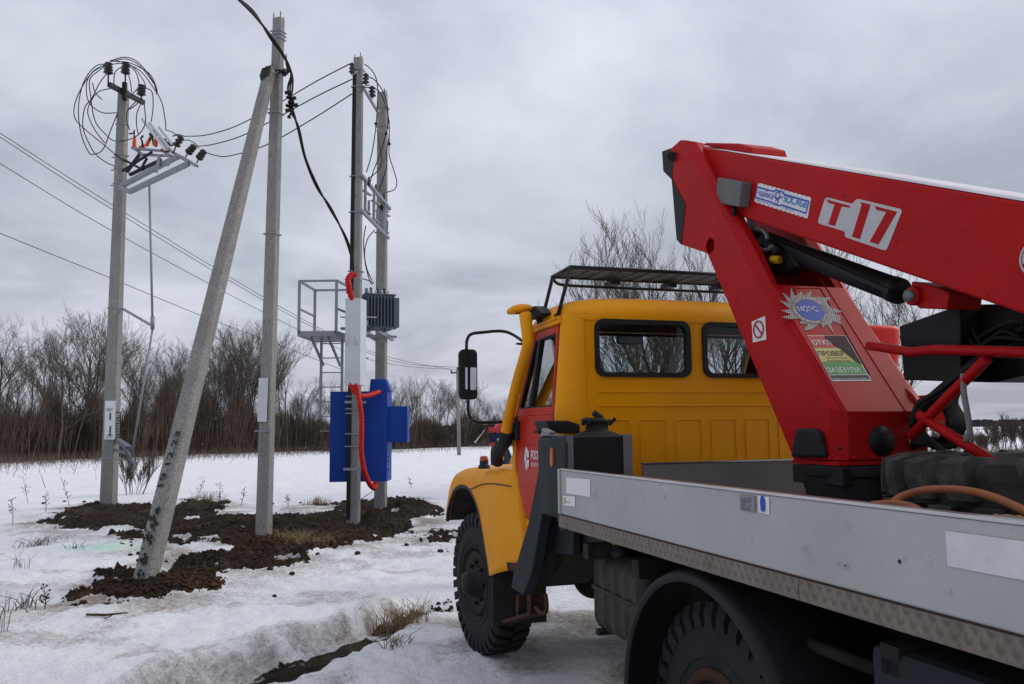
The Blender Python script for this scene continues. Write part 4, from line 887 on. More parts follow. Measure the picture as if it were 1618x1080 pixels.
st = bdec(rnd([z1(*p) for p in ((222,105),(705,240),(672,435),(185,282))], 3), 'maker_sticker', 'white', truck)
def bline(P, wd, m, par, nm='stripe', lift=.006):
    for a, b in zip(P[:-1], P[1:]):
        a, b = z1(*a), z1(*b); q = MB(); q.bar(by(*a)+Vector((0, lift, 0)), by(*b)+Vector((0, lift, 0)), .0015, wd, up=(0, 0, 1)) if abs(a[0]-b[0]) > abs(a[1]-b[1]) else q.bar(by(*a)+Vector((0, lift, 0)), by(*b)+Vector((0, lift, 0)), .0015, wd, up=(1, 0, 0)); q.build(nm, m, par)
bline([(218,145),(375,188),(382,172),(455,192),(462,212),(690,278)], .007, 'vblue', st); bline([(200,240),(350,285),(365,300),(425,318),(438,308),(662,385)], .007, 'vblue', st); bline([(218,145),(200,240)], .005, 'vblue', st); bline([(690,278),(662,385)], .005, 'vblue', st)
def btext(s_, a, b, h, m, par, bold=0):
    a, b = by(*z1(*a)), by(*z1(*b)); sl = Vector((.25, 0, 1)); d_ = b-a; text(s_, 'lettering', a+Vector((0, .006, 0)), d_, Vector((-d_.z, 0, d_.x))*(-1 if d_.x < 0 else 1), h, m, par, fitw=d_.length, bold=bold)
btext('чайка', (222,222), (360,260), .038, 'vblue', st, .0); btext('SOCAGE', (452,280), (668,340), .040, 'vcyan', st, .015); btext('АВТОСТРОЙ', (212,272), (345,312), .009, 'vblue', st); btext('ПОДЪЕМНИК', (445,338), (545,370), .009, 'vcyan', st)
for c_, rx in (((405,225), .035), ((395,285), .022)):
    c3 = by(*z1(*c_))+Vector((0, .006, 0)); ring(c3, rx*.62, rx*.50).build('bird_mark', 'vblue', st)
bline([(375,235),(400,250),(450,235)], .005, 'vblue', st, 'bird_mark')
for k in range(24):
    for (x0, y0, x1_, y1_) in ((232,112,698,242), (192,286,664,432)):
        f = k/24; bline([(x0+(x1_-x0)*f, y0+(y1_-y0)*f), (x0+(x1_-x0)*f+10, y0+(y1_-y0)*f-6)], .004, 'vred', st, 'edge_tick', .004) if k % 2 == 0 else None
# round emblem at the frame edge
ce = by(1637, 408); em2 = ring(ce+Vector((0, .0005, 0)), .066, .058, n=40).build('round_emblem', 'boomwhite', truck)
q = MB(); q.prism([ce+Vector((.053*math.cos(a), .0005, .053*math.sin(a))) for a in [math.radians(x) for x in range(-10, 200, 10)]], (0, .002, 0)); q.build('emblem_upper_half', 'boomwhite', em2)
q = MB(); q.prism([ce+Vector((r_*math.cos(a), .002, r_*math.sin(a))) for a, r_ in [(math.radians(x), .053) for x in range(205, 340, 10)]+[(math.radians(x), .044) for x in range(335, 204, -10)]], (0, .002, 0)); q.build('emblem_lower_arc', 'boomwhite', em2)
# junction box
q = MB(); q.prism([by(*p) for p in ((1150,281),(1189,289),(1184,328),(1146,321))], (0, .07, 0)); jb = q.build('junction_box', mat('grey_plastic_box', (.12, .115, .12), .5), truck, bevel=.006)
q = MB(); q.cyl(by(1160, 324, .23), by(1160, 345, .23), .012, n=8); q.build('cable_gland', 'plastic', jb)
# lift cylinder between column and boom
c0, c1 = cy(1185, 372, 0), cy(1424, 461, 0); q = MB(); q.cyl(c0, c1, .058, n=24); d_ = (c1-c0).normalized(); q.lathe([(0, .058), (0, .062), (.05, .062), (.05, .058)], c1-d_*.06, d_, 24); q.cyl(c0-d_*.35, c0, .045, n=20)
q.bar(c0+Vector((0, .06, .05)), c1+Vector((0, .06, .0)), .025, .02); hcy = q.build('lift_cylinder', 'black', truck)
q = MB(); q.prism([cy(*p, y=.09) for p in ((1440,444),(1478,452),(1500,462),(1496,488),(1452,487),(1436,472))], (0, -.18, 0)); q.lathe([(-.24, 0), (-.24, .042), (0, .042), (0, 0)], cy(1439, 467, .115), (0, 1, 0), 24); q.build('cylinder_bracket', 'red', boom, bevel=.006)
q = MB(); q.cyl(cy(1439, 467, .12), cy(1439, 467, -.12), .022); q.lathe([(0, .026), (.02, .026), (.022, 0)], cy(1439, 467, .118), (0, 1, 0), 20); q.build('pivot_pin', 'silver', boom)
q = MB()
for P in (((1194,361),(1204,362),(1211,370),(1212,378)), ((1197,388),(1203,394),(1213,394),(1221,388))): q.tube(spline([cy(*p, y=.13) for p in P], 5), .012, 10)
q.build('pipe_elbow', 'silver', hcy)
q = MB(); q.cyl(cy(1219, 410, .12), cy(1233, 410, .10), .024, n=6); q.build('valve_cap', mat('yellow_plastic', (.55, .33, .01), .5), hcy)
q = MB(); q.prism([cy(*p, y=.06) for p in ((1180,372),(1235,385),(1262,420),(1225,436),(1195,415))], (0, -.12, 0)); q.cyl(cy(1211, 384, .13), cy(1215, 396, .1), .02); q.cyl(cy(1205, 376, .10), cy(1230, 400, .1), .03); q.build('valve_block', 'black', hcy, bevel=.01)
q = MB(); random.seed(3)
for k in range(7):
    a, b = cy(1165+random.random()*15, 350+random.random()*15, .1-.03*k), cy(1200+k*6, 380+random.random()*40, .1-.03*k); q.tube(spline([a, a.lerp(b, .5)+Vector((0, 0, -.03*random.random())), b], 6), .011, 8)
q.tube(spline([cy(*p, y=.1) for p in ((1238,402),(1248,420),(1238,432),(1222,438))], 5), .003, 5)
q.build('hydraulic_hose', 'wire', hcy)

# ---------------------------------------------------------------- control pedestal, cage tubes and basket behind the column
YX = -.05
q = MB(); q.prism([tk(*p, y=YX) for p in ((1420,515),(1517,481),(1518,603),(1428,600))], (0, -.40, 0)); q.prism([tk(*p, y=YX-.12) for p in ((1517,481),(1700,478),(1760,560),(1570,604),(1517,603))], (0, -.30, 0)); q.build('control_console', 'plastic', truck, bevel=.006)
q = MB()
for k in range(9):
    x0 = 1525+k*9; P = [(x0, 500+random.random()*40), (x0+20, 520+random.random()*30), (x0+50, 505+random.random()*40), (1620, 500+random.random()*40)]; q.tube(spline([tk(*p, y=YX-.05-.01*k) for p in P], 6), .010, 7)
q.build('console_hoses', 'wire', truck)
q = MB()
for P in (((1373,546),(1390,548),(1440,556),(1478,552),(1640,557),(1750,562)), ((1560,566),(1520,605),(1475,650),(1440,690)), ((1452,655),(1500,686),(1575,733))):
    q.tube([tk(*p, y=.05) for p in P], .022, 12)
q.tube(spline([tk(*p, y=-.2) for p in ((1395,603),(1420,612),(1442,632),(1450,670))], 6), .022, 10)
q.build('cage_tubes', 'red', truck)
q = MB()
for k in range(20):
    o = random.uniform(-13, 12); P = [(1565+o, 560), (1530+o, 585), (1485+o*.8, 620), (1455+o*.5, 645+random.uniform(-8, 8)), (1440, 665+random.uniform(-6, 10))]; q.tube(spline([tk(*p, y=.01-.01*k) for p in P], 6), .012, 7)
for k in range(13):
    o = k*2.3-4; P = [(1500+o, 605), (1492+o*.8, 635), (1502+o, 665), (1492+o, 690), (1470+o, 703), (1448+o*.6, 690)]; q.tube(spline([tk(*p, y=-.1-.014*k) for p in P], 7), .010, 7)
for k in range(4): P = [(1440, 700+k*3), (1470, 702-k*3), (1500, 706-k*2), (1520, 698)]; q.tube(spline([tk(*p, y=-.08-.02*k) for p in P], 6), .011, 7)
for k in range(3): P = [(1445, 662+8*k), (1465, 690+k*5), (1490, 712), (1510, 720)]; q.tube(spline([tk(*p, y=-.02-.02*k) for p in P], 6), .011, 7)
q.build('hydraulic_hoses', 'wire', truck)
q = MB(); q.tube(spline([tk(*p, y=.06) for p in ((1522,590),(1523,620),(1529,655),(1532,682),(1526,697))], 6), .012, 9); q.build('grey_hose', 'concrete', truck)
# fibreglass basket behind
q = MB(); rows = []; b0 = tk(1350, 512, y=-.95); b1 = tk(1427, 514, y=-.95); b2 = tk(1432, 602, y=-.95)
xa, xb = b1.x, b1.x+.60; zt_, zb_ = b1.z, b2.z-.02
for z, k in ((zb_, .85), (zb_+.03, .90), ((zt_+zb_)/2, .96), (zt_-.03, 1.0), (zt_-.01, .99), (zt_, .94)):
    rows.append([Vector(((xa+xb)/2+a*k, -.80+b_*k, z)) for a, b_ in rrect(0, 0, (xb-xa)/2, .17, .09, 5)])
q.grid(rows, close=True); q.f.append(tuple(range(len(q.v)-len(rows[0]), len(q.v)))); q.sm.append(False); q.build('lift_basket', 'redplastic', truck)
q = MB(); q.box(tuple(min(a, b) for a, b in zip(tk(1430, 636, y=-.8), tk(1506, 622, y=-.85))), tuple(max(a, b) for a, b in zip(tk(1430, 636, y=-.8), tk(1506, 622, y=-.85)))); p = tk(1490, 640, y=-.8); q.box((p.x-.05, -.86, p.z-.09), (p.x+.10, -.8, p.z)); q.cyl((p.x+.3, -.85, 1.33), (p.x+.3, -.85, p.z), .025); q.build('basket_rest', 'redplastic', truck)

# ---------------------------------------------------------------- spare wheel and hose lying on the bed
SC = Vector((2.36, -.02, 1.385))
sw = tempty('spare_wheel', SC, 'big black spare wheel lying flat on the bed behind the red boom column', 'wheel')
t_ = MB(); Wd = .30; R_ = .60
t_.lathe([(.06, .27), (.0, .33), (0, .42), (.02, .51), (.05, .54), (.15, .55), (.25, .54), (.28, .51), (.30, .42), (.30, .33), (.24, .27)], SC, (0, 0, 1), 72)
n = 22
for k in range(n):
    for side_ in (0, 1):
        a = 2*math.pi*(k+.5*side_)/n; da = 2*math.pi/n*.27
        def pt(z_, r, aa): return SC+Vector((math.cos(aa)*r, math.sin(aa)*r, z_))
        zs_, ze = (.30, .16) if side_ == 0 else (0, .14); dz = -1 if side_ == 0 else 1; sk = .06
        o_ = [(zs_, .44, 0), (zs_+.008*(-dz), .52, 0), (zs_+.014*dz, R_-.008, 0), ((zs_+ze)/2, R_, sk*.4), (ze, R_, sk*1.3)]
        vs = [pt(z_, r, a+q_*da*(1 if r > .5 else .9)+s_) for z_, r, s_ in o_ for q_ in (-1, 1)]+[pt(zs_+.02*dz, .43, a-da), pt(zs_+.02*dz, .43, a+da), pt(ze, .54, a-da+sk*1.3), pt(ze, .54, a+da+sk*1.3)]
        t_.add(vs, [(2*i, 2*i+1, 2*i+3, 2*i+2) for i in range(4)]+[(0, 2, 4, 6, 8, 12, 10), (1, 11, 13, 9, 7, 5, 3), (0, 10, 11, 1), (8, 9, 13, 12)])
t_.build('tyre', 'spare', sw, bevel=.002)
q = MB(); q.lathe([(.02, .28), (.06, .26), (.24, .26), (.28, .28), (.27, .25), (.14, .22), (.13, .13), (.17, .11)], SC, (0, 0, 1), 40); q.build('rim', 'under', sw)
q = MB(); q.box((1.9, -.5, 1.332), (1.98, .5, 1.383)); q.box((2.7, -.5, 1.332), (2.78, .5, 1.383)); q.build('spare_wheel_rack', 'under', truck)
P = [tk(1382, 797, y=.95), tk(1405, 797, y=.9), tk(1425, 784, y=.85), tk(1462, 774, y=.82), tk(1510, 773, y=.82), tk(1560, 782, y=.84), tk(1620, 807, y=.9), tk(1670, 835, y=1.0)]
P2 = [tk(1378, 797, y=.98), tk(1410, 795, y=.96), tk(1440, 800, y=.98), tk(1462, 812, y=1.0), tk(1500, 830, y=1.05)]
ho = MB(); ho.tube(spline(P, 8), .012, 12); ho.tube(spline(P2, 8), .011, 12); ho = ho.build('rubber_hose', 'hose2', None, origin=(2.2, .95, 1.335))
ho.matrix_world = tk_matrix((2.2, .95, 1.335)); tag(ho, 'orange brown rubber hose looped over the spare wheel beside the silver bed side', 'hose')
q = MB(); pr = tk(1560, 822, y=1.08); q.tube(spline([tk(1545, 824, y=1.1), tk(1575, 818, y=1.1), tk(1620, 822, y=1.08), tk(1680, 840, y=1.1)], 6), [.009+.002*math.sin(k*2.4) for k in range(19)], 7); rp = q.build('frayed_rope', 'dry', None, origin=tuple(pr)); rp.matrix_world = tk_matrix(pr); tag(rp, 'frayed tan rope end lying along the top of the silver bed side', 'rope')

# ================================================================ POLES
def pole_mb(base, top, w0, d0, w1, d1, rot, bury=.4):
    """trapezoid-section concrete pole"""
    base = Vector(base); top = Vector(top); d = (top-base).normalized(); u = Vector((math.cos(rot), math.sin(rot), 0)); u = (u-d*u.dot(d)).normalized(); v = d.cross(u); q = MB(); rows = []
    n = 24
    for i in range(n+1):
        f = i/n; c_ = (base-d*bury).lerp(top, f); w_ = w0+(w1-w0)*f; dd = d0+(d1-d0)*f; c2 = .018; P = []
        for a, b in ((-w_/2+c2, -dd/2), (w_/2-c2, -dd/2), (w_/2, -dd/2+c2), (w_*.42, dd/2-c2), (w_*.42-c2, dd/2), (-w_*.42+c2, dd/2), (-w_*.42, dd/2-c2), (-w_/2, -dd/2+c2)): P.append(c_+u*a+v*b)
        rows.append(P)
    q.grid(rows, smooth=False, close=True); q.f += [tuple(range(8)), tuple(range(n*8, n*8+8))]; q.sm += [False]*2
    return q, d, u, v
def gz(x, y): return ground(x, y)[0]
def rebar(c_, d, u, v, w_, par):
    q = MB()
    for a, b in ((-.35, -.3), (.35, -.3), (0, .3), (.3, .25)): p = c_+u*a*w_+v*b*w_; q.cyl(p, p+d*random.uniform(.05, .12), .008, n=6)
    q.build('reinforcement_stub', 'wire', par)
def band(q, c_, d, u, v, w_, dd, th=.025):
    P = [(-w_/2, -dd/2), (w_/2, -dd/2), (w_*.42, dd/2), (-w_*.42, dd/2)]; P = [c_+u*a*1.04+v*b*1.04 for a, b in P]
    for i in range(4): q.bar(P[i], P[(i+1) % 4], th, .006, up=tuple(u.cross(v))) if False else q.bar(P[i], P[(i+1) % 4], .008, th, up=d)

# --- bracing pair in front
YM = 13.55
bM = Wz(417, 860, .0); tM = W(441, 30, bM.y); mid = empty('concrete_pole', bM, 'tall upright concrete pole with a slanted strut against it and a white plate', 'pole')
q, d, u, v = pole_mb(bM, tM, .235, .20, .175, .16, math.radians(-20)); q.build('shaft', 'concrete', mid); rebar(tM, d, u, v, .2, mid)
def onM(py, du=0, dv=0): f = (860-py)/830; return bM.lerp(tM, f)+u*du+v*dv
for py in (52, 58, 64, 118, 188, 384): q = MB(); band(q, onM(py), d, u, v, .27-.07*(860-py)/830+.01, .21-.04*(860-py)/830+.01, .018); q.build('steel_band', 'steel', mid)
q = MB(); pc = onM(643); q.prism([pc+u*a+v*(-.125)+Vector((0, 0, b)) for a, b in ((-.105, -.36), (.07, -.36), (.085, .36), (-.095, .36))], v*-.006); q.build('white_plate', 'greybox', mid)
q = MB(); pc = onM(690); q.box(tuple(pc+Vector((-.16, -.16, -.01))), tuple(pc+Vector((.12, -.12, .012)))); q.build('plate_strap', 'steel', mid)
q = MB(); pb = onM(124, .14, -.03); q.bar(onM(124, 0, -.11), pb+u*.10+v*-.08, .05, .04); q.cyl(pb+Vector((.02, -.05, -.06)), pb+Vector((.06, -.05, .04)), .045, n=10); q.build('anchor_bracket', 'black', mid)
bS = Wz(226, 936, .0); hS = tM.y
tS = W(427, 112, bM.y-.16); stt = empty('concrete_strut', bS, 'slanting rough speckled concrete strut leaning against the upright pole, date stencilled near its foot', 'pole')
q, dS, uS, vS = pole_mb(bS, tS, .25, .20, .185, .155, math.radians(-22), bury=.5); q.build('shaft', 'aggregate', stt); rebar(tS, dS, uS, vS, .18, stt)
q = MB(); q.prism([tS+uS*a-dS*b+vS*(-.105) for a, b in ((-.09, .02), (.09, 0), (.085, .28), (.03, .22), (-.05, .34), (-.1, .2))], vS*-.006); q.build('broken_dark_end', 'mark', stt)
q = MB(); q.tube([tS+uS*.1-dS*.1, onM(118, .12, -.02)], .012); q.bar(tS-dS*.35+uS*-.1, onM(126, .14, .02), .025, .012); q.build('coupling_strap', 'steel', stt)
LS = (tS-bS).length
def onS(px, py):      # point on the visible front face
    return tkw(px, py)
nS = vS.copy()
if nS.y > 0: nS = -nS
def tkw(px, py):
    r = ray(px, py); p0 = bS+nS*.098; ft = .0; return CAM+r*((p0-CAM).dot(nS)/r.dot(nS))
def fS(px, py, lift=.0):       # taper-corrected
    p = tkw(px, py); f = (p-bS).dot(dS)/LS; p0 = bS+nS*(.115-.02*f+lift); r = ray(px, py); return CAM+r*((p0-CAM).dot(nS)/r.dot(nS))
a, b = fS(257, 768, .004), fS(286, 678, .004); text('19.12.23', 'stencil_date', a, b-a, -uS if uS.x > 0 else uS, .085, 'mark', stt, fitw=(b-a).length*.98, bold=.015)
q = MB(); random.seed(5)
for k in range(46):
    f = random.random(); c0 = (246+(216-246)*f, 800+(925-800)*f); x = c0[0]+random.uniform(-9, 7); y = c0[1]+random.uniform(-4, 4); s_ = random.uniform(1.5, 4.5)
    q.prism([fS(x+s_*random.uniform(.5, 1)*math.cos(t_), y+s_*1.4*random.uniform(.5, 1)*math.sin(t_), .002+k*.00005) for t_ in [2*math.pi*j/7 for j in range(7)]], nS*.001)
q.build('smudged_stencil', 'mark', stt)

# thick aerial cable bundle from the mid pole
def cable(name, label, pts, r, m='wire', cat='cable', group=None, n=6, sp=8, wig=0):
    q = MB(); q.tube(spline(pts, sp) if len(pts) > 2 else [Vector(p) for p in pts], r, n); o = q.build(name, m, None, origin=tuple(pts[0])); tag(o, label, cat, group); return o
YAp = 15.75
def Y(px, py, y): return W(px, py, y)
for k in range(3):
    o_ = k*1.2; dy_ = .03*k
    cable('aerial_cable', 'thick black cable bundle sweeping past the upright pole down to the red conduit', [Y(372+o_*.6, -6, 11.5+dy_), Y(400+o_, 22-o_, 12.2+dy_), Y(428-o_, 56+o_, 13.0+dy_), Y(448-o_, 86, 13.3+dy_), Y(460+o_*.4, 115, 13.45+dy_), Y(455+o_*3, 140, 13.5), Y(462-o_*2, 170, 13.5), Y(470+o_*.8, 200, 13.6), Y(482+o_*.6, 250, 13.9), Y(500+o_*1.2, 295, 14.4), Y(524-o_*1.2, 330, 14.9), Y(545+o_, 375, 15.3), Y(556+o_*.5, 410, 15.5), Y(559, 432, 15.55)], .016 if k else .02, group='cables from the upright pole to the red conduit')
q = MB()
for P in ((455, 148), (463, 157), (460, 163), (466, 168), (456, 176)):
    p = Y(*P, 13.45); q.cyl(p-Vector((.05, 0, -.02)), p+Vector((.05, 0, .03)), .032, n=8)
for P, Q in (((453, 155), (459, 150)), ((452, 168), (461, 165)), ((455, 186), (464, 172))): q.cyl(Y(*P, 13.45), Y(*Q, 13.45), .018, n=7); q.cyl(Y(P[0]+1, P[1], 13.45), Y(P[0]+3, P[1]-3, 13.45), .032, n=7)
q.tube(spline([Y(452, 85, 13.4), Y(453, 100, 13.4), Y(455, 118, 13.4)], 5), .01); q.cyl(Y(453, 98, 13.4), Y(456, 114, 13.4), .025)
o = q.build('cable_clamp', 'wire', None, origin=tuple(Y(460, 160, 13.45))); tag(o, 'cluster of black piercing clamps on the cable bundle beside the upright pole', 'clamp')

# --- twin poles with the transformer
def insulator(p, d, n=3, r=.075, L=.22, mb=None):
    q = mb or MB(); d = Vector(d).normalized(); prof = [(0, .02)]
    for k in range(n): z = L*(k+.3)/n; prof += [(z, r*.5), (z+L*.10, r*(1-.06*k)), (z+L*.16, r*(1-.06*k)*.95), (z+L*.2, r*.5)]
    prof += [(L, r*.45), (L+.02, r*.3), (L+.02, 0)]; q.lathe(prof, p, d, 12); return q
bA = Wz(559, 831, .0); tA = W(567, 92, bA.y); bB = Wz(602, 815, .0); tB = W(605, 147, bB.y)
pA = empty('concrete_pole', bA, 'front one of the twin poles, before the blue cabinet, black channel up its side', 'pole', 'twin poles carrying the transformer')
q, dA, uA, vA = pole_mb(bA, tA, .25, .18, .185, .145, math.radians(-16)); q.build('shaft', 'concrete', pA); rebar(tA, dA, uA, vA, .18, pA)
def onA(py, du=0, dv=0): return bA.lerp(tA, (831-py)/739)+uA*du+vA*dv
def wA(py): f = (831-py)/739; return .27-.07*f
q = MB(); q.bar(onA(820, -.075, -.10), onA(112, -.055, -.078), .075, .02, up=tuple(vA)); q.build('cable_channel', 'wire', pA)
for py in (112, 141, 288, 346, 440, 620+15, 654, 661, 692, 711): q = MB(); band(q, onA(py), dA, uA, vA, wA(py)+.03, wA(py)*.78+.03, .02); q.build('steel_band', 'steel', pA)
pB = empty('concrete_pole', bB, 'rear pole of the twin pair, standing behind the blue cabinet and beside the transformer', 'pole', 'twin poles carrying the transformer')
q, dB, uB, vB = pole_mb(bB, tB, .26, .20, .21, .165, math.radians(-16)); q.build('shaft', 'concrete', pB); rebar(tB, dB, uB, vB, .2, pB)
def onB(py, du=0, dv=0): return bB.lerp(tB, (815-py)/668)+uB*du+vB*dv
for py in (172, 203, 341, 376): q = MB(); band(q, onB(py), dB, uB, vB, .27, .21, .02); q.build('steel_band', 'steel', pB)
AX = (bB-bA).normalized(); SDv = Vector((AX.y, -AX.x, 0))
# top line insulators and brace
q = empty('top_insulator_bracket', onA(141), 'pale steel arm with brown insulators joining the tops of the twin poles', 'insulator bracket'); h = MB()
a_, b_ = onA(141, .10, 0), Y(596, 175, 17.3); h.bar(a_, b_, .05, .05); h.bar(onA(141), a_, .04); h.bar(b_, onB(175, -.05), .04); h.cyl(a_.lerp(b_, .62), a_.lerp(b_, .62)+Vector((0, 0, .16)), .012); h.build('arm', 'steel', q)
insulator(a_.lerp(b_, .62)+Vector((0, 0, .1)), (0, 0, 1), 3, .085, .24).build('insulator', 'insul', q)
pI = Y(578, 133, 16.0); insulator(pI, (0, 0, 1), 3, .07, .22).build('insulator', 'insul', q); h = MB(); h.bar(onA(134, .08), pI+Vector((0, 0, .01)), .03); pI2 = Y(556, 117, 15.7); h.bar(onA(112), pI2, .03); h.build('arm', 'steel', q); insulator(pI2, (0, 0, 1), 3, .065, .22).build('insulator', 'insul', q)
# fuse frame
q = empty('fuse_frame', onA(290), 'galvanised fuse and arrester frame bolted between the twin poles above the transformer', 'fuse frame'); h = MB()
u0, u1 = onA(288, .12, -.05), Y(616, 330, 17.9); l0, l1 = onA(344, .12, -.05), Y(614, 376, 17.9)
h.bar(u0, u1, .07, .06); h.bar(l0, l1, .06, .06); h.bar(onA(288), u0, .05); h.bar(onA(344), l0, .05); h.build('rail', 'steel', q)
for f in (.12, .42, .80):
    a_, b_ = u0.lerp(u1, f), l0.lerp(l1, f); h = MB(); h.bar(a_+Vector((0, 0, -.02)), b_, .05, .07); h.bar(a_.lerp(b_, .3)+SDv*-.04, a_.lerp(b_, .3)-SDv*.0+AX*.38, .07, .03); h.bar(a_.lerp(b_, .88), a_.lerp(b_, .88)+AX*.35, .06, .03); h.bar(a_.lerp(b_, .5)+AX*.25, a_.lerp(b_, .95)+AX*.25, .05, .03); h.build('fuse_holder', 'steel', q)
for P, yy_ in (((583, 294), 16.4), ((594, 305), 17.0), ((607, 318), 17.5)): insulator(Y(*P, yy_), (0, 0, 1), 5, .035, .18).build('insulator', 'insul', q)
h = MB(); h.cyl(l0+AX*.35, l0+AX*.6+Vector((0, 0, -.02)), .04); h.cyl(u0+AX*1.35+Vector((0, 0, -.25)), u0+AX*1.5+Vector((0, 0, -.27)), .05); h.build('fuse_link', 'black', q)
# jumper cables of the twin poles
JG = 'thin black jumper cables hanging between the twin poles'
for P, y0, y1 in (([(576, 101), (585, 108), (593, 120), (597, 140), (596, 170), (594, 200), (588, 240), (579, 272)], 15.9, 16.4), ([(580, 120), (592, 126), (604, 142), (612, 165), (613, 195), (609, 215), (600, 245), (590, 270), (584, 292)], 16, 16.5), ([(576, 138), (590, 138), (603, 150), (613, 180), (615, 210), (611, 240), (611, 262), (606, 280), (598, 302)], 16, 17), ([(615, 190), (615, 225), (615, 245), (622, 268), (627, 287), (623, 299), (609, 304)], 17.8, 17.6), ([(596, 205), (600, 230), (603, 250), (600, 265), (590, 276), (584, 280)], 17, 16.5), ([(578, 356), (575, 375), (575, 395), (578, 420), (585, 445), (590, 448)], 16.2, 16.8), ([(592, 363), (581, 377), (576, 400), (580, 425), (588, 443)], 16.6, 16.8), ([(573, 440), (580, 442), (590, 446)], 16.0, 16.8), ([(570, 145), (576, 136), (584, 134)], 15.9, 16.4)):
    n_ = len(P)-1; cable('jumper_cable', 'thin black jumper cable looping between the twin poles and their fuse frame', [Y(*p, y0+(y1-y0)*i/n_) for i, p in enumerate(P)], .011, group=JG, n=5, sp=6)
for P in ((594, 195), (610, 211), (615, 227)): q = MB(); p = Y(*P, 17.2); q.cyl(p-Vector((.03, 0, 0)), p+Vector((.03, 0, 0)), .03, n=6); o = q.build('cable_clamp', 'wire', None, origin=tuple(p)); tag(o, 'small black clamp on a jumper cable beside the top of the rear twin pole', 'clamp', 'small clamps on the jumper cables')
# transformer on its beams
TRp = Y(597, 530, 16.75); trf = empty('transformer', TRp, 'grey finned oil transformer sitting on steel beams between the twin poles', 'transformer')
ex = (Vector((1, 0, 0))*.93+Vector((0, .36, 0))).normalized(); ey = Vector((-ex.y, ex.x, 0)); z0 = Y(597, 520, 16.75).z; z1_ = Y(597, 469, 16.75).z
x0, x1_ = -.32, .32; q = MB()
def tb(q, lo, hi): P = []; [P.append(TRp+ex*a+ey*b+Vector((0, 0, c_-TRp.z))) for c_ in (lo[2], hi[2]) for a, b in ((lo[0], lo[1]), (hi[0], lo[1]), (hi[0], hi[1]), (lo[0], hi[1]))]; q.add(P, [(0,3,2,1),(4,5,6,7),(0,1,5,4),(1,2,6,5),(2,3,7,6),(3,0,4,7)])
tb(q, (-.30, -.22, z0), (.30, .22, z1_+.01)); tb(q, (-.32, -.25, z1_+.012), (.32, .25, z1_+.035)); tb(q, (-.2, -.2, z0-.04), (-.12, .2, z0)); tb(q, (.12, -.2, z0-.04), (.2, .2, z0)); q.build('tank', 'transf', trf)
q = MB()
for k in range(9): a = -.27+k*.067; tb(q, (a-.008, -.34, z0+.03), (a+.008, -.22, z1_-.03)); tb(q, (a-.008, .22, z0+.03), (a+.008, .34, z1_-.03))
for k in range(6): b = -.19+k*.075; tb(q, (.30, b-.008, z0+.03), (.40, b+.008, z1_-.03)); tb(q, (-.40, b-.008, z0+.03), (-.30, b+.008, z1_-.03))
q.build('cooling_fins', 'transf', trf)
for a in (-.14, 0, .14): insulator(TRp+ex*a+ey*.05+Vector((0, 0, z1_-TRp.z+.03)), (0, 0, 1), 3, .04, .16).build('bushing', 'insul', trf)
for a in (-.2, -.07, .06, .19): insulator(TRp+ex*a-ey*.12+Vector((0, 0, z1_-TRp.z+.03)), (0, 0, 1), 2, .03, .08).build('bushing', 'greybox', trf)
q = MB(); q.cyl(TRp+ex*-.24+Vector((0, 0, z1_-TRp.z)), TRp+ex*-.24+Vector((0, 0, z1_-TRp.z+.17)), .03); q.build('filler_pipe', 'transf', trf)
q = empty('transformer_beams', TRp+Vector((0, 0, -.3)), 'pale galvanised channel beams clamped to the twin poles under the transformer', 'beam'); h = MB()
for s in (-1, 1): h.bar(onA(519, s*.17, 0), onB(543, s*.19, 0)+AX*.25, .05, .10)
for f in (.25, .75): c_ = onA(525).lerp(onB(545), f); h.bar(c_-ex*.45, c_+ex*.45, .06, .05)
for s in (-.12, .12): h.cyl(onA(512, s)-ex*.2, onA(512, s)+ex*.3, .014)
h.bar(Y(572, 565, 15.9), Y(582, 566, 15.9), .03, .03); h.build('channel', 'steel', q)
# service platform with ladder
pf = empty('service_platform', Y(515, 527, 16.6), 'galvanised maintenance platform with guard rail and ladder hanging left of the twin poles', 'platform')
def pq(px, py, b): return Y(px, py, b)
YN_, YF_ = 16.2, 17.3
LN, RN = (472, 523), (533, 523)
zf = Y(472, 527, YN_).z
P00 = Vector((Y(472, 527, YN_).x, YN_, zf)); P10 = Vector((Y(531, 527, YN_).x, YN_, zf)); P01 = Vector((Y(497, 523, YF_).x, YF_, zf)); P11 = Vector((Y(560, 525, YF_).x, YF_, zf))
q = MB(); q.prism([P00, P10, P11, P01], (0, 0, -.04)); q.bar(P00, P10, .05, .10); q.bar(P01, P11, .05, .10); q.bar(P00, P01, .05, .1); q.bar(P10, P11, .05, .1); q.build('deck', 'steel', pf)
q = MB(); H_ = Vector((0, 0, 1.06)); Hm = Vector((0, 0, .50))
for p in (P00, P10, P01): q.bar(p, p+H_, .05, .05)
for h_ in (H_,): q.bar(P00+h_, P01+h_, .04, .04); q.bar(P00+h_, P10+h_, .04, .04); q.bar(P01+h_, P11+h_, .04, .04); q.bar(P10+h_, P10.lerp(P11, .75)+h_, .04, .04)
q.bar(P00+Hm, P01+Hm, .035, .035); q.bar(P10+Hm, P10.lerp(P11, .75)+Hm, .035, .035); q.build('guard_rail', 'steel', pf)
q = MB(); la, lb = Y(508, 535, 16.9), Y(541, 535, 16.9)
zl = Y(508, 622, 16.9).z-.5
q.bar(la, Vector((la.x, la.y, zl)), .05, .04); q.bar(lb, Vector((lb.x, lb.y, zl)), .05, .04)
for k in range(7): z_ = la.z-.1-.30*k; q.cyl((la.x, la.y, z_), (lb.x, lb.y, z_), .012, n=6)
q.build('ladder', 'steel', pf)
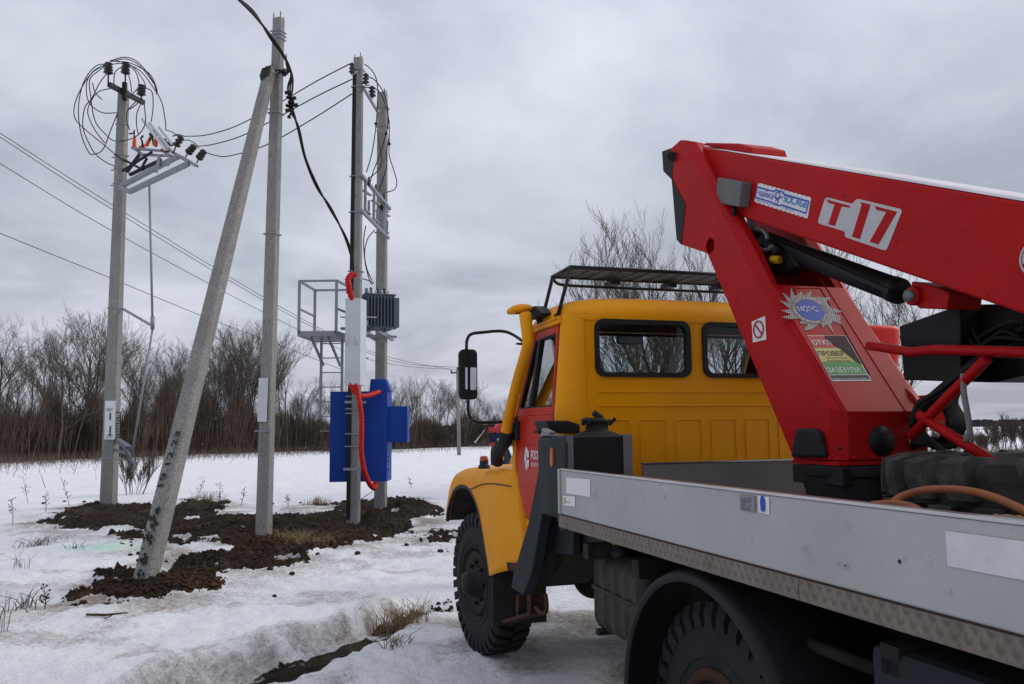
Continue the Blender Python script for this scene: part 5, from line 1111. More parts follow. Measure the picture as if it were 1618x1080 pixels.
q = MB(); q.bar(Y(492, 533, 16.4), Y(511, 577, 16.8), .04, .04); q.bar(Y(519, 533, 16.4), Y(538, 578, 16.8), .04, .04); q.build('brace', 'steel', pf)
# grey cover box and red conduits on the front pole
cv = empty('cable_cover_box', onA(540), 'long pale grey metal cover box fixed to the front twin pole', 'cover box'); q = MB()
c0, c1 = Y(545.5, 471, 15.45), Y(570, 471, 15.45); d0, d1 = Y(543, 608, 15.45), Y(569.5, 608, 15.45); zt_ = c0.z; zb_ = d0.z
q.prism([Vector((c0.x, 15.45, zt_)), Vector((c1.x, 15.45, zt_)), Vector((c1.x, 15.45, zb_)), Vector((c0.x, 15.45, zb_))], (.06, .30, 0)); q.build('case', 'greybox', cv, bevel=.008)
q = MB()
for px in (548, 564): p = Y(px, 538, 15.44); q.cyl(p+Vector((0, -.01, -.07)), p+Vector((0, -.01, .07)), .014)
for P in ((547, 474), (567, 500), (546, 602), (567, 604)): q.lathe([(0, .012), (-.01, .01), (-.011, 0)], Vector((Y(*P, 15.45).x, 15.45, Y(*P, 15.45).z)), (0, 1, 0), 8)
q.build('handle', 'greybox', cv)
def corr(name, label, pts, r, grp=None):
    sp_ = spline(pts, 10); out = []; L = 0; rs = []
    P = []; 
    for a, b in zip(sp_[:-1], sp_[1:]):
        n_ = max(1, int((b-a).length/.012)); P += [a.lerp(b, k/n_) for k in range(n_)]
    P.append(sp_[-1]); rs = [r*(1+.10*math.sin(i*1.6)) for i in range(len(P))]
    q = MB(); q.tube(P, rs, 12); o = q.build(name, 'hose', None, origin=tuple(pts[0])); return tag(o, label, 'conduit', grp)
corr('red_conduit', 'red corrugated conduit curving out of the top of the grey cover box', [Y(562, 433, 15.5), Y(555, 434, 15.45), Y(550, 441, 15.4), Y(551, 452, 15.4), Y(553, 462, 15.45), Y(557, 474, 15.5)], .055)
corr('red_conduit', 'short red conduit elbow beside the thick one at the top of the grey cover box', [Y(549, 459, 15.42), Y(552, 462, 15.45), Y(557, 474, 15.52)], .045)
corr('red_conduit', 'long red corrugated conduit running down the front twin pole and curling under the blue cabinet', [Y(563, 606, 15.5), Y(565, 618, 15.45), Y(568, 635, 15.4), Y(571, 660, 15.4), Y(571, 690, 15.4), Y(571, 715, 15.4), Y(576, 745, 15.5), Y(584, 764, 15.7), Y(592, 771, 16.1), Y(593, 762, 16.4)], .048)
corr('red_conduit', 'red corrugated conduit bending right from the grey cover box into the blue cabinet roof', [Y(553, 604, 15.5), Y(560, 618, 15.45), Y(570, 625, 15.5), Y(583, 624, 15.8), Y(599, 619, 16.3)], .045)
cable('thin_wire', 'thin loose wire hanging below the blue cabinet between the twin poles', [Y(589, 776, 16), Y(578, 783, 15.9), Y(573, 789, 15.9), Y(577, 790, 15.9)], .007, group=None, n=5)
# blue cabinet
YC = 16.35
kx = empty('blue_cabinet', Vector((Y(565, 762, YC).x, YC, Y(565, 762, YC).z)), 'large blue switchgear cabinet hung between the twin poles above the ground', 'cabinet')
def CP(px, py, y=YC): return Y(px, py, y)
zt_ = CP(560, 618).z; zb_ = CP(560, 761).z; xl = CP(521.5, 690).x; xm = CP(548, 690).x; xr = CP(610, 690).x
q = MB(); q.box((xm, YC, zb_), (xr+.02, YC+.62, zt_)); q.build('body', 'blue', kx, bevel=.006)
q = MB(); q.prism([Vector((xl, YC-.03, zb_)), Vector((xl, YC-.03, zt_)), Vector((xm-.01, YC+.02, zt_)), Vector((xm-.01, YC+.02, zb_))], (.03, .035, 0)); q.build('door', 'blue', kx, bevel=.004)
q = MB(); a0, a1 = CP(583, 616), CP(609, 616); zu = CP(590, 598).z; q.add([(a0.x, YC+.05, zt_+.003), (a1.x+.08, YC+.05, zt_+.003), (a1.x+.08, YC+.5, zt_+.003), (a0.x, YC+.5, zt_+.003), (a0.x+.01, YC+.12, zu), (a1.x-.02, YC+.12, zu), (a1.x-.02, YC+.45, zu), (a0.x+.01, YC+.45, zu)], [(0,3,2,1),(4,5,6,7),(0,1,5,4),(1,2,6,5),(2,3,7,6),(3,0,4,7)]); q.build('cable_entry_hood', 'blue', kx, bevel=.004)
q = MB(); m0, m1 = CP(611.5, 642, YC+.1), CP(640, 698, YC+.1); q.box((xr+.02, YC+.08, m1.z), (m1.x, YC+.42, m0.z)); mb_ = q.build('meter_box', 'blue', kx, bevel=.005)
q = MB(); q.box((m1.x+.001, YC+.06, m1.z-.005), (m1.x+.05, YC+.44, m0.z+.005)); dr = q.build('meter_box_door', 'blue', mb_, bevel=.004)
q = MB(); pz = CP(646, 672).z; q.box((m1.x+.05, YC+.12, pz-.05), (m1.x+.075, YC+.17, pz+.05)); q.cyl((m1.x+.05, YC+.3, pz), (m1.x+.08, YC+.3, pz), .02); q.box((m1.x+.0505, YC+.1, m0.z-.08), (m1.x+.053, YC+.17, m0.z-.04)); q.build('lock', 'steel', mb_)
for P in ((604, 722), (606, 728), (614, 742)): q = MB(); p = CP(*P); q.box((xr+.021, YC+.15, p.z-.02), (xr+.035, YC+.2, p.z+.02)); q.build('hinge', 'blue', kx)
q = MB()
for py, L_, R_ in ((635, 545, 578), (741, 543, 572)): p0, p1 = Y(L_, py, 15.6), Y(R_, py, 15.6); q.bar(p0, p1, .04, .045)
q.bar(Y(548, 741, 15.6), Y(556, 741, YC), .03); o = q.build('mounting_bar', 'steel', None, origin=tuple(onA(635))); tag(o, 'pale steel clamp bars across the front twin pole in front of the blue cabinet', 'clamp bar')

# --- switch pole on the left
YS_ = 20.4; bL = Wz(172, 800, 0); YS_ = bL.y; tL = W(196, 142, YS_); sp_ = empty('concrete_pole', bL, 'leftmost concrete pole carrying wire loops, a switch frame and a small white sign', 'pole')
q, dL, uL, vL = pole_mb(bL, tL, .37, .28, .25, .20, math.radians(-12)); q.build('shaft', 'concrete', sp_)
def onL(py, du=0, dv=0): return bL.lerp(tL, (800-py)/658)+uL*du+vL*dv
for py in (200, 250, 272, 297, 496, 579, 727): q = MB(); band(q, onL(py), dL, uL, vL, .38-.12*(800-py)/658, .29-.08*(800-py)/658, .03); q.build('steel_band', 'steel', sp_)
for py in (252, 273, 298): q = MB(); q.bar(onL(py, -.30, 0), onL(py, .22, 0), .03); q.build('clamp_bolt', 'steel', sp_)
q = MB(); q.bar(onL(697, .02, -.168), onL(634, .02, -.162), .24, .01, up=tuple(vL)) if False else None
def fLn(px, py, n_, k0, lift=.008):
    f = (800-py)/658; p0 = onL(py)+n_*(k0*(1-.32*f)+lift); r = ray(px, py); return CAM+r*((p0-CAM).dot(n_)/r.dot(n_))
nF = -vL if vL.y > 0 else vL; nR = uL
sx = [fLn(165, 694, nF, .16), fLn(181, 694, nF, .16), fLn(182.5, 633, nF, .16), fLn(166.5, 633, nF, .16)]
q.prism(sx, (0, -.01, 0)); sg = q.build('sign_plate', 'white', sp_)
nm = (sx[1]-sx[0]).normalized(); fwdn = Vector((nm.y, -nm.x, 0))
text('РКОТ', 'lettering', fLn(168.5, 650, nF, .16, .022), nm, (0, 0, 1), .09, 'ink', sg, fitw=.17); text('ОТКЛ', 'lettering', fLn(167, 692, nF, .16, .022), nm, (0, 0, 1), .09, 'ink', sg, fitw=.19)
q = MB()
for a, b in ((652, 663), (673, 684)): q.bar(fLn(174.5, a, nF, .16, .02), fLn(174, b, nF, .16, .02), .04, .01, up=(0, 1, 0))
c_ = fLn(173.8, 685, nF, .16, .02); q.prism([c_+nm*-.05, c_+nm*.05, c_+Vector((0, 0, -.06))], fwdn*.006); q.build('arrow', 'ink', sg)
q = MB(); random.seed(11)
for k in range(11):
    y_ = 652+k*4.4
    q = MB()
    for j in range(4):
        x_ = 183.5+j*2.0
        if random.random() < .8: p = fLn(x_+random.random(), y_, nR, .20, .002); hz_ = Vector((0, 0, random.uniform(.015, .045))); wz_ = vL*random.uniform(.03, .06)*(1 if vL.y > 0 else -1); q.prism([p, p+wz_, p+wz_+hz_, p+hz_], nR*.003)
    if q.v: q.build('stencil_line', 'ink', sp_)
q.prism([W(182.3, 694, YS_-.12), W(190.5, 694, YS_-.02), W(191.5, 642, YS_-.02), W(183.5, 642, YS_-.12)], (0, .004, 0)) if False else None

# top crossarm
ca = empty('crossarm', tL, 'black steel crossarm with three brown insulators on top of the leftmost pole', 'crossarm'); q = MB(); a_, b_ = Wz(172, 135, 10.55), Wz(226, 162, 10.55)
a_ = W(172, 133, 20.6); b_ = W(227, 162, 21.8); q.bar(a_, b_, .10, .12); q.bar(W(197, 130, 21), W(197, 158, 21.0), .10, .10); q.bar(a_.lerp(b_, .45), tL+Vector((0, -.15, -.1)), .2, .15); q.cyl(W(171, 132, 20.6), W(171, 116, 20.6), .02); q.cyl(W(198, 130, 21), W(198, 116, 21), .02); q.cyl(W(223, 158, 21.7), W(223, 148, 21.7), .02); q.build('beam', 'black', ca)
for P, yy_ in (((171, 118), 20.6), ((198, 118), 21.0), ((223, 152), 21.7)): insulator(W(*P, yy_), (0, 0, 1), 4, .125, .32).build('insulator', 'insul', ca)
# loops of spare conductor
LG = 'loops of spare conductor on the leftmost pole'
random.seed(21)
loops = [
 [(171,100),(150,105),(132,130),(124,170),(128,210),(140,240),(150,243),(163,235),(175,205),(185,180)],
 [(185,178),(160,177),(140,160),(137,130),(150,110),(172,102),(198,101),(215,115),(221,140),(221,150)],
 [(200,100),(222,112),(240,135),(255,160),(261,190),(262,205)],
 [(172,98),(145,115),(128,140),(118,165),(118,185),(130,200),(160,225),(190,250),(198,256)],
 [(172,112),(158,130),(145,155),(134,170),(131,200),(140,225),(150,242),(166,255),(181,262)],
 [(175,97),(200,93),(222,105),(245,135),(247,148)],
 [(175,96),(195,98),(213,108),(229,132),(228,148)],
 [(198,102),(183,112),(180,128),(181,140)],
 [(172,100),(155,112),(142,125),(143,150),(150,190),(165,210),(180,222),(200,221),(215,215),(225,205),(230,190),(228,165)],
 [(215,160),(205,170),(200,180),(201,195),(205,205)],
 [(230,138),(240,145),(242,165),(240,185),(238,195)],
 [(222,165),(216,180),(216,200),(219,212)],
 [(208,150),(218,140),(230,138)], [(176,139),(155,145),(142,163),(139,180),(150,205),(165,225)], [(146,130),(150,145),(161,157)], [(197,100),(205,125),(208,145)],
 [(212,168),(205,172),(215,165),(225,155)], [(262,205),(272,208),(281,215)], [(273,215),(281,212),(292,215)],
 [(173,96),(197,90),(218,98),(240,125),(248,147),(246,135),(235,115),(205,99),(185,97)]]
for P in loops:
    n_ = len(P)-1; ph = random.random()*6; cable('wire_loop', 'slack black loops of conductor curling round the top of the leftmost pole', [W(*p, 20.7+.5*math.sin(ph+i*.8)) for i, p in enumerate(P)], .0135, group=LG, n=5, sp=7)
# switch frame
sf = empty('switch_frame', onL(280), 'galvanised load switch frame with orange insulators jutting from the leftmost pole', 'switch'); q = MB()
def L(px, py, y=20.6): return W(px, py, y)
q.bar(L(191,294,20.6), L(281,247,19.9), .10, .11); q.bar(L(204,303,20.3), L(298,258,19.5), .10, .11); q.bar(L(190,295), L(206,303,20.3), .09, .1)
q.bar(L(268,237,20.4), L(311,262,19.3), .09, .06); q.bar(L(280,246,19.9), L(298,256,19.5), .05); q.bar(L(252,244,20.1), L(247,272,20), .06); q.bar(L(264,262,19.8), L(270,252,19.8), .05); q.bar(L(246,272,20), L(252,256,20), .05)
q.build('frame_rail', 'steel', sf)
q = MB(); q.bar(L(209,234), L(256,238,20.2), .10, .05); q.bar(L(224,244), L(270,246,20.0), .10, .05); q.bar(L(210,232,20.8), L(226,245,20.4), .06); q.bar(L(254,236,20.3), L(272,247), .06); q.build('cross_channel', 'steel', sf)
q = MB(); q.bar(L(196,252), L(226,268,20.3), .09, .05); q.bar(L(222,242,20.5), L(200,272,20.5), .07); q.bar(L(193,270), L(240,240,20.2), .05); q.bar(L(205,276,20.5), L(255,252,20.2), .07); q.bar(L(222,268), L(232,250,20.3), .05); q.build('brace', 'black', sf)
for P, dd in (((212,233,20.8), (0, 0, 1)), ((231,231,20.6), (.45, 0, 1)), ((246,232,20.4), (0, 0, 1)), ((260,239,20.2), (0, 0, 1)), ((226,233,20.7), (0, 0, .6)), ((222, 236, 20.6), (0, 0, .6))):
    insulator(L(*P), dd, 5, .062, .26 if dd[2] > .7 else .08).build('insulator', 'orange', sf)
q = MB()
for a, b in (((224,187),(262,236)), ((236,193),(267,233)), ((251,200),(272,227)), ((255,224),(285,250))): q.bar(L(*a, 20.4), L(*b, 20.1), .035, .07)
q.build('contact_blade', 'greybox', sf)
q = MB()
for a, b in (((212,217),(212,205)), ((212,210),(204,211)), ((222,219),(226,214)), ((226,232),(224,220)), ((243,230),(240,212)), ((256,222),(264,240)), ((268,225),(266,240)), ((240,215),(236,222)), ((248,210),(240,205))): q.bar(L(*a, 20.5), L(*b, 20.4), .035)
q.cyl(L(238,212,20.4), L(246,214,20.3), .05); q.cyl(L(253,220,20.4), L(260,222,20.3), .06); q.cyl(L(264,226,20.3), L(272,228,20.2), .05); q.build('terminal', 'black', sf)
for a, b in (((274,241),(284,214)), ((293,248),(303,231)), ((311,257),(318,240))):
    a_, b_ = L(*a, 20.0), L(*b, 19.7); q = MB(); q.cyl(a_, b_, .018); dd = (b_-a_).normalized(); insulator(a_.lerp(b_, .35), b_-a_+Vector((.08, 0, 0)), 3, .10, .34, q); q.build('strain_insulator', 'insul', sf)
q = MB(); ra = L(241, 511, 20.3); q.cyl(L(236,290,20.2), ra, .028, n=10); q.bar(onL(497, .2), L(240,514,20.3), .06, .05); q.cyl(L(241,500,20.3), L(241,520,20.3), .05); q.cyl(L(241,520,20.3), L(208,722,20.2), .026, n=10); q.build('operating_rod', 'steel', sf)
q = MB(); q.bar(onL(699, .15), L(205,708,20.3), .12, .10); q.bar(onL(714, .1), L(200,716,20.2), .06); q.bar(L(196,705,20.3), L(210,732,20.2), .07); q.bar(L(203,736,20.2), L(212,738,20.2), .05); q.cyl(L(206,724,20.2), L(209,736,20.2), .04); q.build('drive_handle', 'transf', sf)
# conductors between the switch frame and the twin poles
CG = 'conductors slung from the switch pole to the front twin pole'
for P, lab in (([(291,215),(325,213),(370,200),(425,172),(500,128),(556,99)], 'uppermost of three conductors slung between switch frame and front twin pole'), ([(306,231),(335,228),(380,215),(430,190),(500,152),(556,125)], 'middle one of three conductors slung between switch frame and front twin pole'), ([(321,239),(340,245),(362,246),(420,229),(490,190),(556,148)], 'lowest of three conductors slung between switch frame and front twin pole')):
    n_ = len(P)-1; cable('conductor', lab, [W(*p, 19.7+(15.75-19.7)*(p[0]-P[0][0])/(556-P[0][0])) for p in P], .0125, n=5)
for P in ([(273,214),(285,213),(291,215)], [(287,222),(298,221),(309,227),(314,234)]): cable('wire_loop', 'slack black loops of conductor curling round the top of the leftmost pole', [W(*p, 19.9) for p in P], .012, group=LG, n=5)

# --- far pole and the distant line
Yd = 62; fp = empty('far_pole', W(725, 718, Yd), 'thin distant line pole with a small crossarm, left of the truck mirror', 'pole'); q = MB(); b_, t_ = W(725.5, 719, Yd), W(723, 583, Yd); q.cyl(b_+Vector((0, 0, -.3)), t_, .15, .11, 10); q.build('shaft', 'concrete', fp)
q = MB(); q.bar(W(713, 589, Yd), W(727, 588, Yd+.3), .12, .10)
for P in ((713, 588), (723, 583), (727, 587)): q.cyl(W(*P, Yd), W(P[0], P[1]-3.5, Yd), .07, .05, 8)
q.build('crossarm', 'black', fp)
for P, lab in (([(-60,172),(0,210),(180,325),(430,477),(560,545),(640,570),(712,583)], 'uppermost far conductor running across the sky behind the poles to the distant pole'), ([(-60,175),(0,216),(180,332),(430,482),(560,548),(640,574),(724,580)], 'second far conductor from the top running across the sky to the distant pole'), ([(-60,225),(0,258),(180,366),(430,500),(560,560),(640,578),(727,584)], 'third far conductor from the top crossing behind the switch pole'), ([(-60,340),(0,368),(170,437),(315,497),(480,560),(560,592)], 'lowest far conductor crossing behind the switch pole and the slanted strut')):
    n_ = len(P)-1; cable('distant_conductor', lab, [W(*p, 30+(Yd-30)*max(0, (p[0]+60)/787)**1.6) for p in P], .014, n=4)
q = MB()

# ================================================================ TREES AND PLANTS
def rnd_dir(d, ang, rng):
    _, u, v = frame_of(d); a = rng.random()*2*math.pi; return (d*math.cos(ang)+(u*math.cos(a)+v*math.sin(a))*math.sin(ang)).normalized()
def make_tree(seed, H, stems=1, spread=.35, up=.25, depth=5, rad=.14, leanout=.0, dens=1.0, minr=.006):
    rng = random.Random(seed); trunk = MB(); crown = MB()
    def seg(mb, p, q, r0, r1, n): mb.tube([p, q], [r0, r1], n, cap=False)
    def grow(p, d, L, r, lev):
        n = max(2, int(3 if lev else 5)); pts = [p]; rs = [r]; q = p; dd = d
        for i in range(n):
            dd = (dd+Vector((rng.gauss(0, .09), rng.gauss(0, .09), up*.22))).normalized(); q = q+dd*L/n; pts.append(q); rs.append(max(minr*.7, r*(1-.55*(i+1)/n)))
        (trunk if lev == 0 else crown).tube(pts, rs, 7 if lev == 0 else (5 if lev == 1 else 3), cap=False)
        if lev >= depth: return
        nb = int((9 if lev == 0 else (6 if lev == 1 else 4.2))*dens+rng.random())
        for k in range(nb):
            f = (.32 if lev == 0 else .18)+(.97-(.32 if lev == 0 else .18))*(k+rng.random()*.7)/nb; i = min(n-1, int(f*n)); a = pts[i].lerp(pts[i+1], f*n-i)
            base_d = (pts[i+1]-pts[i]).normalized(); nd = rnd_dir(base_d, spread*rng.uniform(.75, 1.5)+(.12 if lev == 0 else 0), rng); nd = (nd+Vector((0, 0, up))).normalized()
            grow(a, nd, L*rng.uniform(.38, .62)*(1.0 if lev else 1.0-.35*f), max(minr, rs[i]*rng.uniform(.38, .55)), lev+1)
    for s in range(stems):
        a = 2*math.pi*s/max(1, stems)+rng.random(); d = Vector((math.cos(a)*leanout, math.sin(a)*leanout, 1)).normalized() if stems > 1 else Vector((rng.gauss(0, .03), rng.gauss(0, .03), 1)).normalized()
        grow(Vector((math.cos(a)*.15*(stems > 1), math.sin(a)*.15*(stems > 1), -.2)), d, H*rng.uniform(.72, .95), rad*rng.uniform(.7, 1), 0)
    return trunk, crown
def tree_thing(name, tr, m, loc, label, cat='tree', group=None, rot=0, sc=1, crown_name='crown'):
    o = empty(name, (0, 0, 0), label, cat, group); trunk, crown = tr; trunk.build('trunk', m, o, fix=False); crown.build(crown_name, m, o, fix=False)
    o.location = loc; o.rotation_euler = (0, 0, rot); o.scale = (sc, sc, sc); return o
def copy_thing(src, loc, rot, sc, label=None):
    c = src.copy(); COL.objects.link(c); c.location = loc; c.rotation_euler = (0, 0, rot); c.scale = sc if isinstance(sc, tuple) else (sc, sc, sc)
    if label: c['label'] = label
    for ch in list(src.children): k = ch.copy(); COL.objects.link(k); k.parent = c
    return c
T1 = make_tree(1, 9.5, 1, .56, .16, 4, .13, dens=1.08, minr=.008)
T2 = make_tree(2, 10, 3, .46, .22, 4, .10, leanout=.20, dens=1.05, minr=.008)
T3 = make_tree(9, 8.5, 4, .46, .26, 4, .07, leanout=.35, dens=.95, minr=.008)
T4 = make_tree(14, 10.5, 1, .46, .24, 4, .11, dens=.98, minr=.008)
def top_of(tr): return max(max(p.z for p in m_.v) for m_ in tr)
TH = [top_of(t_) for t_ in (T1, T2, T3, T4)]
far_y = lambda px: 58+34*max(0, px)/720
secs = [((-80, 168), 'bare tree in the woodland edge left of the leftmost pole', 'bare trees left of the leftmost pole'), ((168, 300), 'bare tree in the woodland edge between the leftmost pole and the slanted strut', 'bare trees between the leftmost pole and the strut'), ((300, 520), 'bare tree in the woodland edge behind the upright pole and the platform', 'bare trees behind the upright pole'), ((520, 800), 'slim bare tree in the farther woodland edge between the blue cabinet and the truck mirror', 'bare trees right of the blue cabinet'), ((800, 1120), 'bare tree of the far woodland seen past the truck cab', 'bare trees seen past the cab')]
rng = random.Random(44)
protos = []
def put_tree(px, hpx, kind, sec):
    """hpx: picture height of the top"""
    y_ = far_y(px)+rng.uniform(-1, 7); x_ = W(px, 690, y_).x; Htop = W(px, hpx, y_).z; names = ['bare_tree']
    lab, grp = SPECIAL.get(px, sec[1]), sec[2]; base_h = TH[kind]; sc = Htop/base_h
    key = kind
    if key not in put_tree.c:
        o = tree_thing('bare_tree', [T1, T2, T3, T4][kind], ['bark', 'bark2', 'bark', 'bark3'][kind], (x_, y_, -.1), lab, 'tree', grp, rng.random()*6, sc); put_tree.c[key] = o
    else:
        o = copy_thing(put_tree.c[key], (x_, y_, -.1), rng.random()*6, sc, lab); o['group'] = grp
put_tree.c = {}
SPECIAL = {163: 'tallest bare tree left of the leftmost pole, its crown almost touching that pole', 396: 'tallest bare tree in the clump just behind the upright pole foot-plate', -60: 'bare tree cut by the left frame edge', 655: 'tallest slim bare tree right of the blue meter box', 752: 'slim bare tree directly behind the truck mirror'}
tops = [(-60,470),(-35,500),(-8,480),(8,520),(28,545),(48,535),(70,505),(92,500),(112,490),(133,478),(150,470),(163,482),(196,545),(212,540),(228,520),(246,535),(262,545),(283,540),(300,520),(326,525),(345,510),(363,500),(380,486),(396,482),(412,490),(428,505),(445,520),(455,545),(470,575),(488,600),(505,605),(522,600),(540,595),(575,598),(598,600),(622,590),(640,598),(655,588),(668,585),(682,592),(696,588),(708,590),(722,596),(738,600),(752,598),(765,610),(782,615),(800,622),(830,615),(860,600),(900,600),(940,590),(980,600),(1020,600),(1060,610)]
for px, hp in tops:
    sec = next(s for s in secs if s[0][0] <= px < s[0][1] or px < -80 or (s is secs[-1])); k = rng.choice([0, 1, 3, 3, 2] if px < 470 else [3, 3, 0, 1]); put_tree(px, hp+rng.uniform(-4, 6), k, sec)
# willow clump beside the truck, seen over the cab and through its windows
WT = make_tree(31, 9.3, 7, .40, .20, 4, .12, leanout=.50, dens=1.0, minr=.0065); WT2 = make_tree(37, 9.6, 6, .40, .22, 4, .11, leanout=.40, dens=1.0, minr=.0065)
for tr_, px, Y_, hp, lab in ((WT, 1100, 27, 272, 'tall many-stemmed bare willow rising behind the cab, nearest the red column'), (WT2, 1030, 25.5, 318, 'bare willow with a rounded crown behind the roof rack, left of the tallest willow'), (WT2, 1215, 29, 320, 'bare many-stemmed willow mostly hidden behind the red column'), (WT, 1385, 31, 385, 'lower bare willow behind the red boom, seen under the boom beside the column')):
    o = tree_thing('willow', tr_, 'bark3', (W(px, 690, Y_).x, Y_, -.1), lab, 'tree', None, px*.7, W(px, hp, Y_).z/top_of(tr_))
# understorey thicket: one dense mass of twigs
th = MB(); rng = random.Random(3); vs = []; fs = []
def twig(x, y, z, dx_, dy_, h, w_):
    b = len(vs); a = rng.random()*3.14; ca, sa = math.cos(a)*w_, math.sin(a)*w_
    mx_, my_ = x+dx_*.55, y+dy_*.55
    vs.extend([(x-ca, y-sa, z), (x+ca, y+sa, z), (mx_-ca*.7, my_-sa*.7, z+h*.55), (mx_+ca*.7, my_+sa*.7, z+h*.55), (x+dx_*1.25, y+dy_*1.25, z+h)]); fs.extend([(b, b+1, b+3, b+2), (b+2, b+3, b+4)])
for i in range(64000):
    px = rng.uniform(-140, 1150)**1.0; fy = far_y(px); dpt = abs(rng.gauss(0, 1))*3.2; y = fy+dpt+2.0*noise.noise(Vector((px*.02, 0, 7))); x = (px-809)/FPX*y
    hmax = (6.4 if px < 480 else 4.4)*(.62+1.3*abs(noise.noise(Vector((px*.017, 3, 1)))))*(1 if px > 0 else 1.15)
    h = hmax*(rng.random()**.8)*.92+.5; z0 = -.1
    if rng.random() < .66: z0 = .25+rng.random()**.8*hmax*.62; h *= .40
    twig(x, y, z0, rng.gauss(0, .35)*h*.4, rng.gauss(0, .3)*h*.4, h, rng.uniform(.012, .030))
th.v = [Vector(p) for p in vs]; th.f = fs; th.sm = [False]*len(fs); o = th.build('thicket', 'twig', None, fix=False, origin=(-30, 65, 0)); tag(o, 'dense brown thicket of leafless shrubs along the foot of the woodland', 'thicket', kind='stuff')
# stubble and dead weeds at the field edge
vs = []; fs = []; 
for i in range(9000):
    px = rng.uniform(-100, 1100); fy = far_y(px); y = fy-abs(rng.gauss(0, 1))*8-1; x = (px-809)/FPX*y
    if px < 480 or noise.noise(Vector((x*.12, y*.12, 0))) > -.05: twig(x, y, gz(x, y)-.05, rng.gauss(0, .25), rng.gauss(0, .2), rng.uniform(.2, 1.0)*(1.0 if px < 560 else 1.1), rng.uniform(.006, .014))
o = MB(); o.v = [Vector(p) for p in vs]; o.f = fs; o.sm = [False]*len(fs); o = o.build('field_stubble', 'twig', None, fix=False, origin=(-20, 55, 0)); tag(o, 'thin dead weeds poking through the snow in front of the woodland', 'weeds', kind='stuff')
# right side: far forest and field bushes
vs = []; fs = []
def blob_forest(x0, x1, y, h, n, w_):
    for i in range(n):
        x = rng.uniform(x0, x1); hh_ = h*(.6+.5*abs(noise.noise(Vector((x*.02, y, 0))))+.2*rng.random()); b = len(vs); vs.extend([(x-w_, y+rng.uniform(-8, 8), -1), (x+w_, y+rng.uniform(-8, 8), -1), (x+w_*.3, y, hh_), (x-w_*.4, y, hh_*.95)]); fs.append((b, b+1, b+2, b+3))
blob_forest(-900, 1100, 820, 9, 3200, 3.5); q = MB(); q.v = [Vector(p) for p in vs]; q.f = fs; q.sm = [False]*len(fs)
mf = mat('far_spruce_forest', (.025, .032, .036), .95, var=.3, scale=.02); o = q.build('far_forest', mf, None, fix=False, origin=(100, 820, 0)); tag(o, 'dark far forest along the horizon on the right', 'forest', kind='stuff')
vs = []; fs = []
for i in range(2600):
    x = rng.uniform(40, 420); y = 300+rng.uniform(-12, 12); twig(x, y, -.3, rng.gauss(0, .5), 0, rng.uniform(1.0, 4.2), rng.uniform(.06, .14))
q = MB(); q.v = [Vector(p) for p in vs]; q.f = fs; q.sm = [False]*len(fs); o = q.build('hedge_line', 'twig', None, fix=False, origin=(200, 300, 0)); tag(o, 'low brown scrub line across the far field on the right', 'scrub', kind='stuff')
BT = make_tree(77, 3.2, 9, .36, .30, 3, .03, leanout=.5, dens=1.2, minr=.008)
first = None; labs = [(1585,52,646,'round bare bush in the snowy field at the right edge, seen under the boom'),(1612,58,655,'smaller bare bush beside the round one at the right frame edge'),(1543,50,672,'low sparse bush in the field just right of the hanging hoses'),(1560,56,676,'low scrubby bush between the hoses and the round bush'),(1500,46,668,'low bare bush behind the hanging hoses'),(1462,48,668,'low bare bush behind the cage tubes')]
for px, Y_, hp, lab in labs:
    loc = (W(px, 690, Y_).x, Y_, -.1); sc = W(px, hp, Y_).z/top_of(BT)
    if first is None: first = tree_thing('bush', BT, 'bark2', loc, lab, 'bush', None, 0, (sc))
    else: copy_thing(first, loc, px, (sc*1.2, sc*1.2, sc), lab)
vs = []; fs = []
for i in range(3500):
    px = rng.uniform(1400, 1700); y = rng.uniform(34, 60); x = (px-809)/FPX*y; twig(x, y, gz(x, y)-.05, rng.gauss(0, .12), 0, rng.uniform(.2, .9), rng.uniform(.005, .011))
q = MB(); q.v = [Vector(p) for p in vs]; q.f = fs; q.sm = [False]*len(fs); o = q.build('field_weeds', 'twig', None, fix=False, origin=(30, 45, 0)); tag(o, 'thin dead stalks in the snowy field on the right', 'weeds', kind='stuff')
# small shrub by the leftmost pole, weeds, grass tufts
SB = make_tree(5, 1.5, 9, .30, .25, 3, .012, leanout=.35, dens=.9, minr=.005); p = Wz(212, 781, 0); tree_thing('shrub', SB, 'weed', (p.x, p.y, -.05), 'small red-brown twiggy shrub in the snow right of the leftmost pole', 'shrub', None, 0, .95)
def tuft(px, py, n, h, sp, m, label, name='grass_tuft', cat='grass tuft', w_=.004, lean=.6, nh=.0):
    p = Wz(px, py, .0); z_ = gz(p.x, p.y); q = MB(); r_ = random.Random(int(px*7+py))
    for k in range(n):
        a = r_.random()*6.28; rr_ = sp*r_.random(); b = Vector((p.x+rr_*math.cos(a), p.y+rr_*math.sin(a), 0)); b.z = gz(b.x, b.y)-.02; hh_ = h*r_.uniform(.4, 1); aa = r_.random()*6.28; l_ = lean*r_.random()*hh_
        P = [b, b+Vector((math.cos(aa)*l_*.3, math.sin(aa)*l_*.3, hh_*.6)), b+Vector((math.cos(aa)*l_, math.sin(aa)*l_, hh_*(1-.35*l_/hh_*nh)))]; q.tube(P, [w_, w_*.8, w_*.3], 3, cap=False)
    o = q.build(name, m, None, fix=False, origin=(p.x, p.y, z_)); tag(o, label, cat)
tuft(632, 982, 190, .26, .28, 'dry', 'straw-coloured grass tuft at the end of the wheel rut', lean=1.2)
tuft(628, 1022, 40, .13, .16, 'dry', 'small broken grass tuft on the snow below the larger tuft by the rut', lean=1.6)
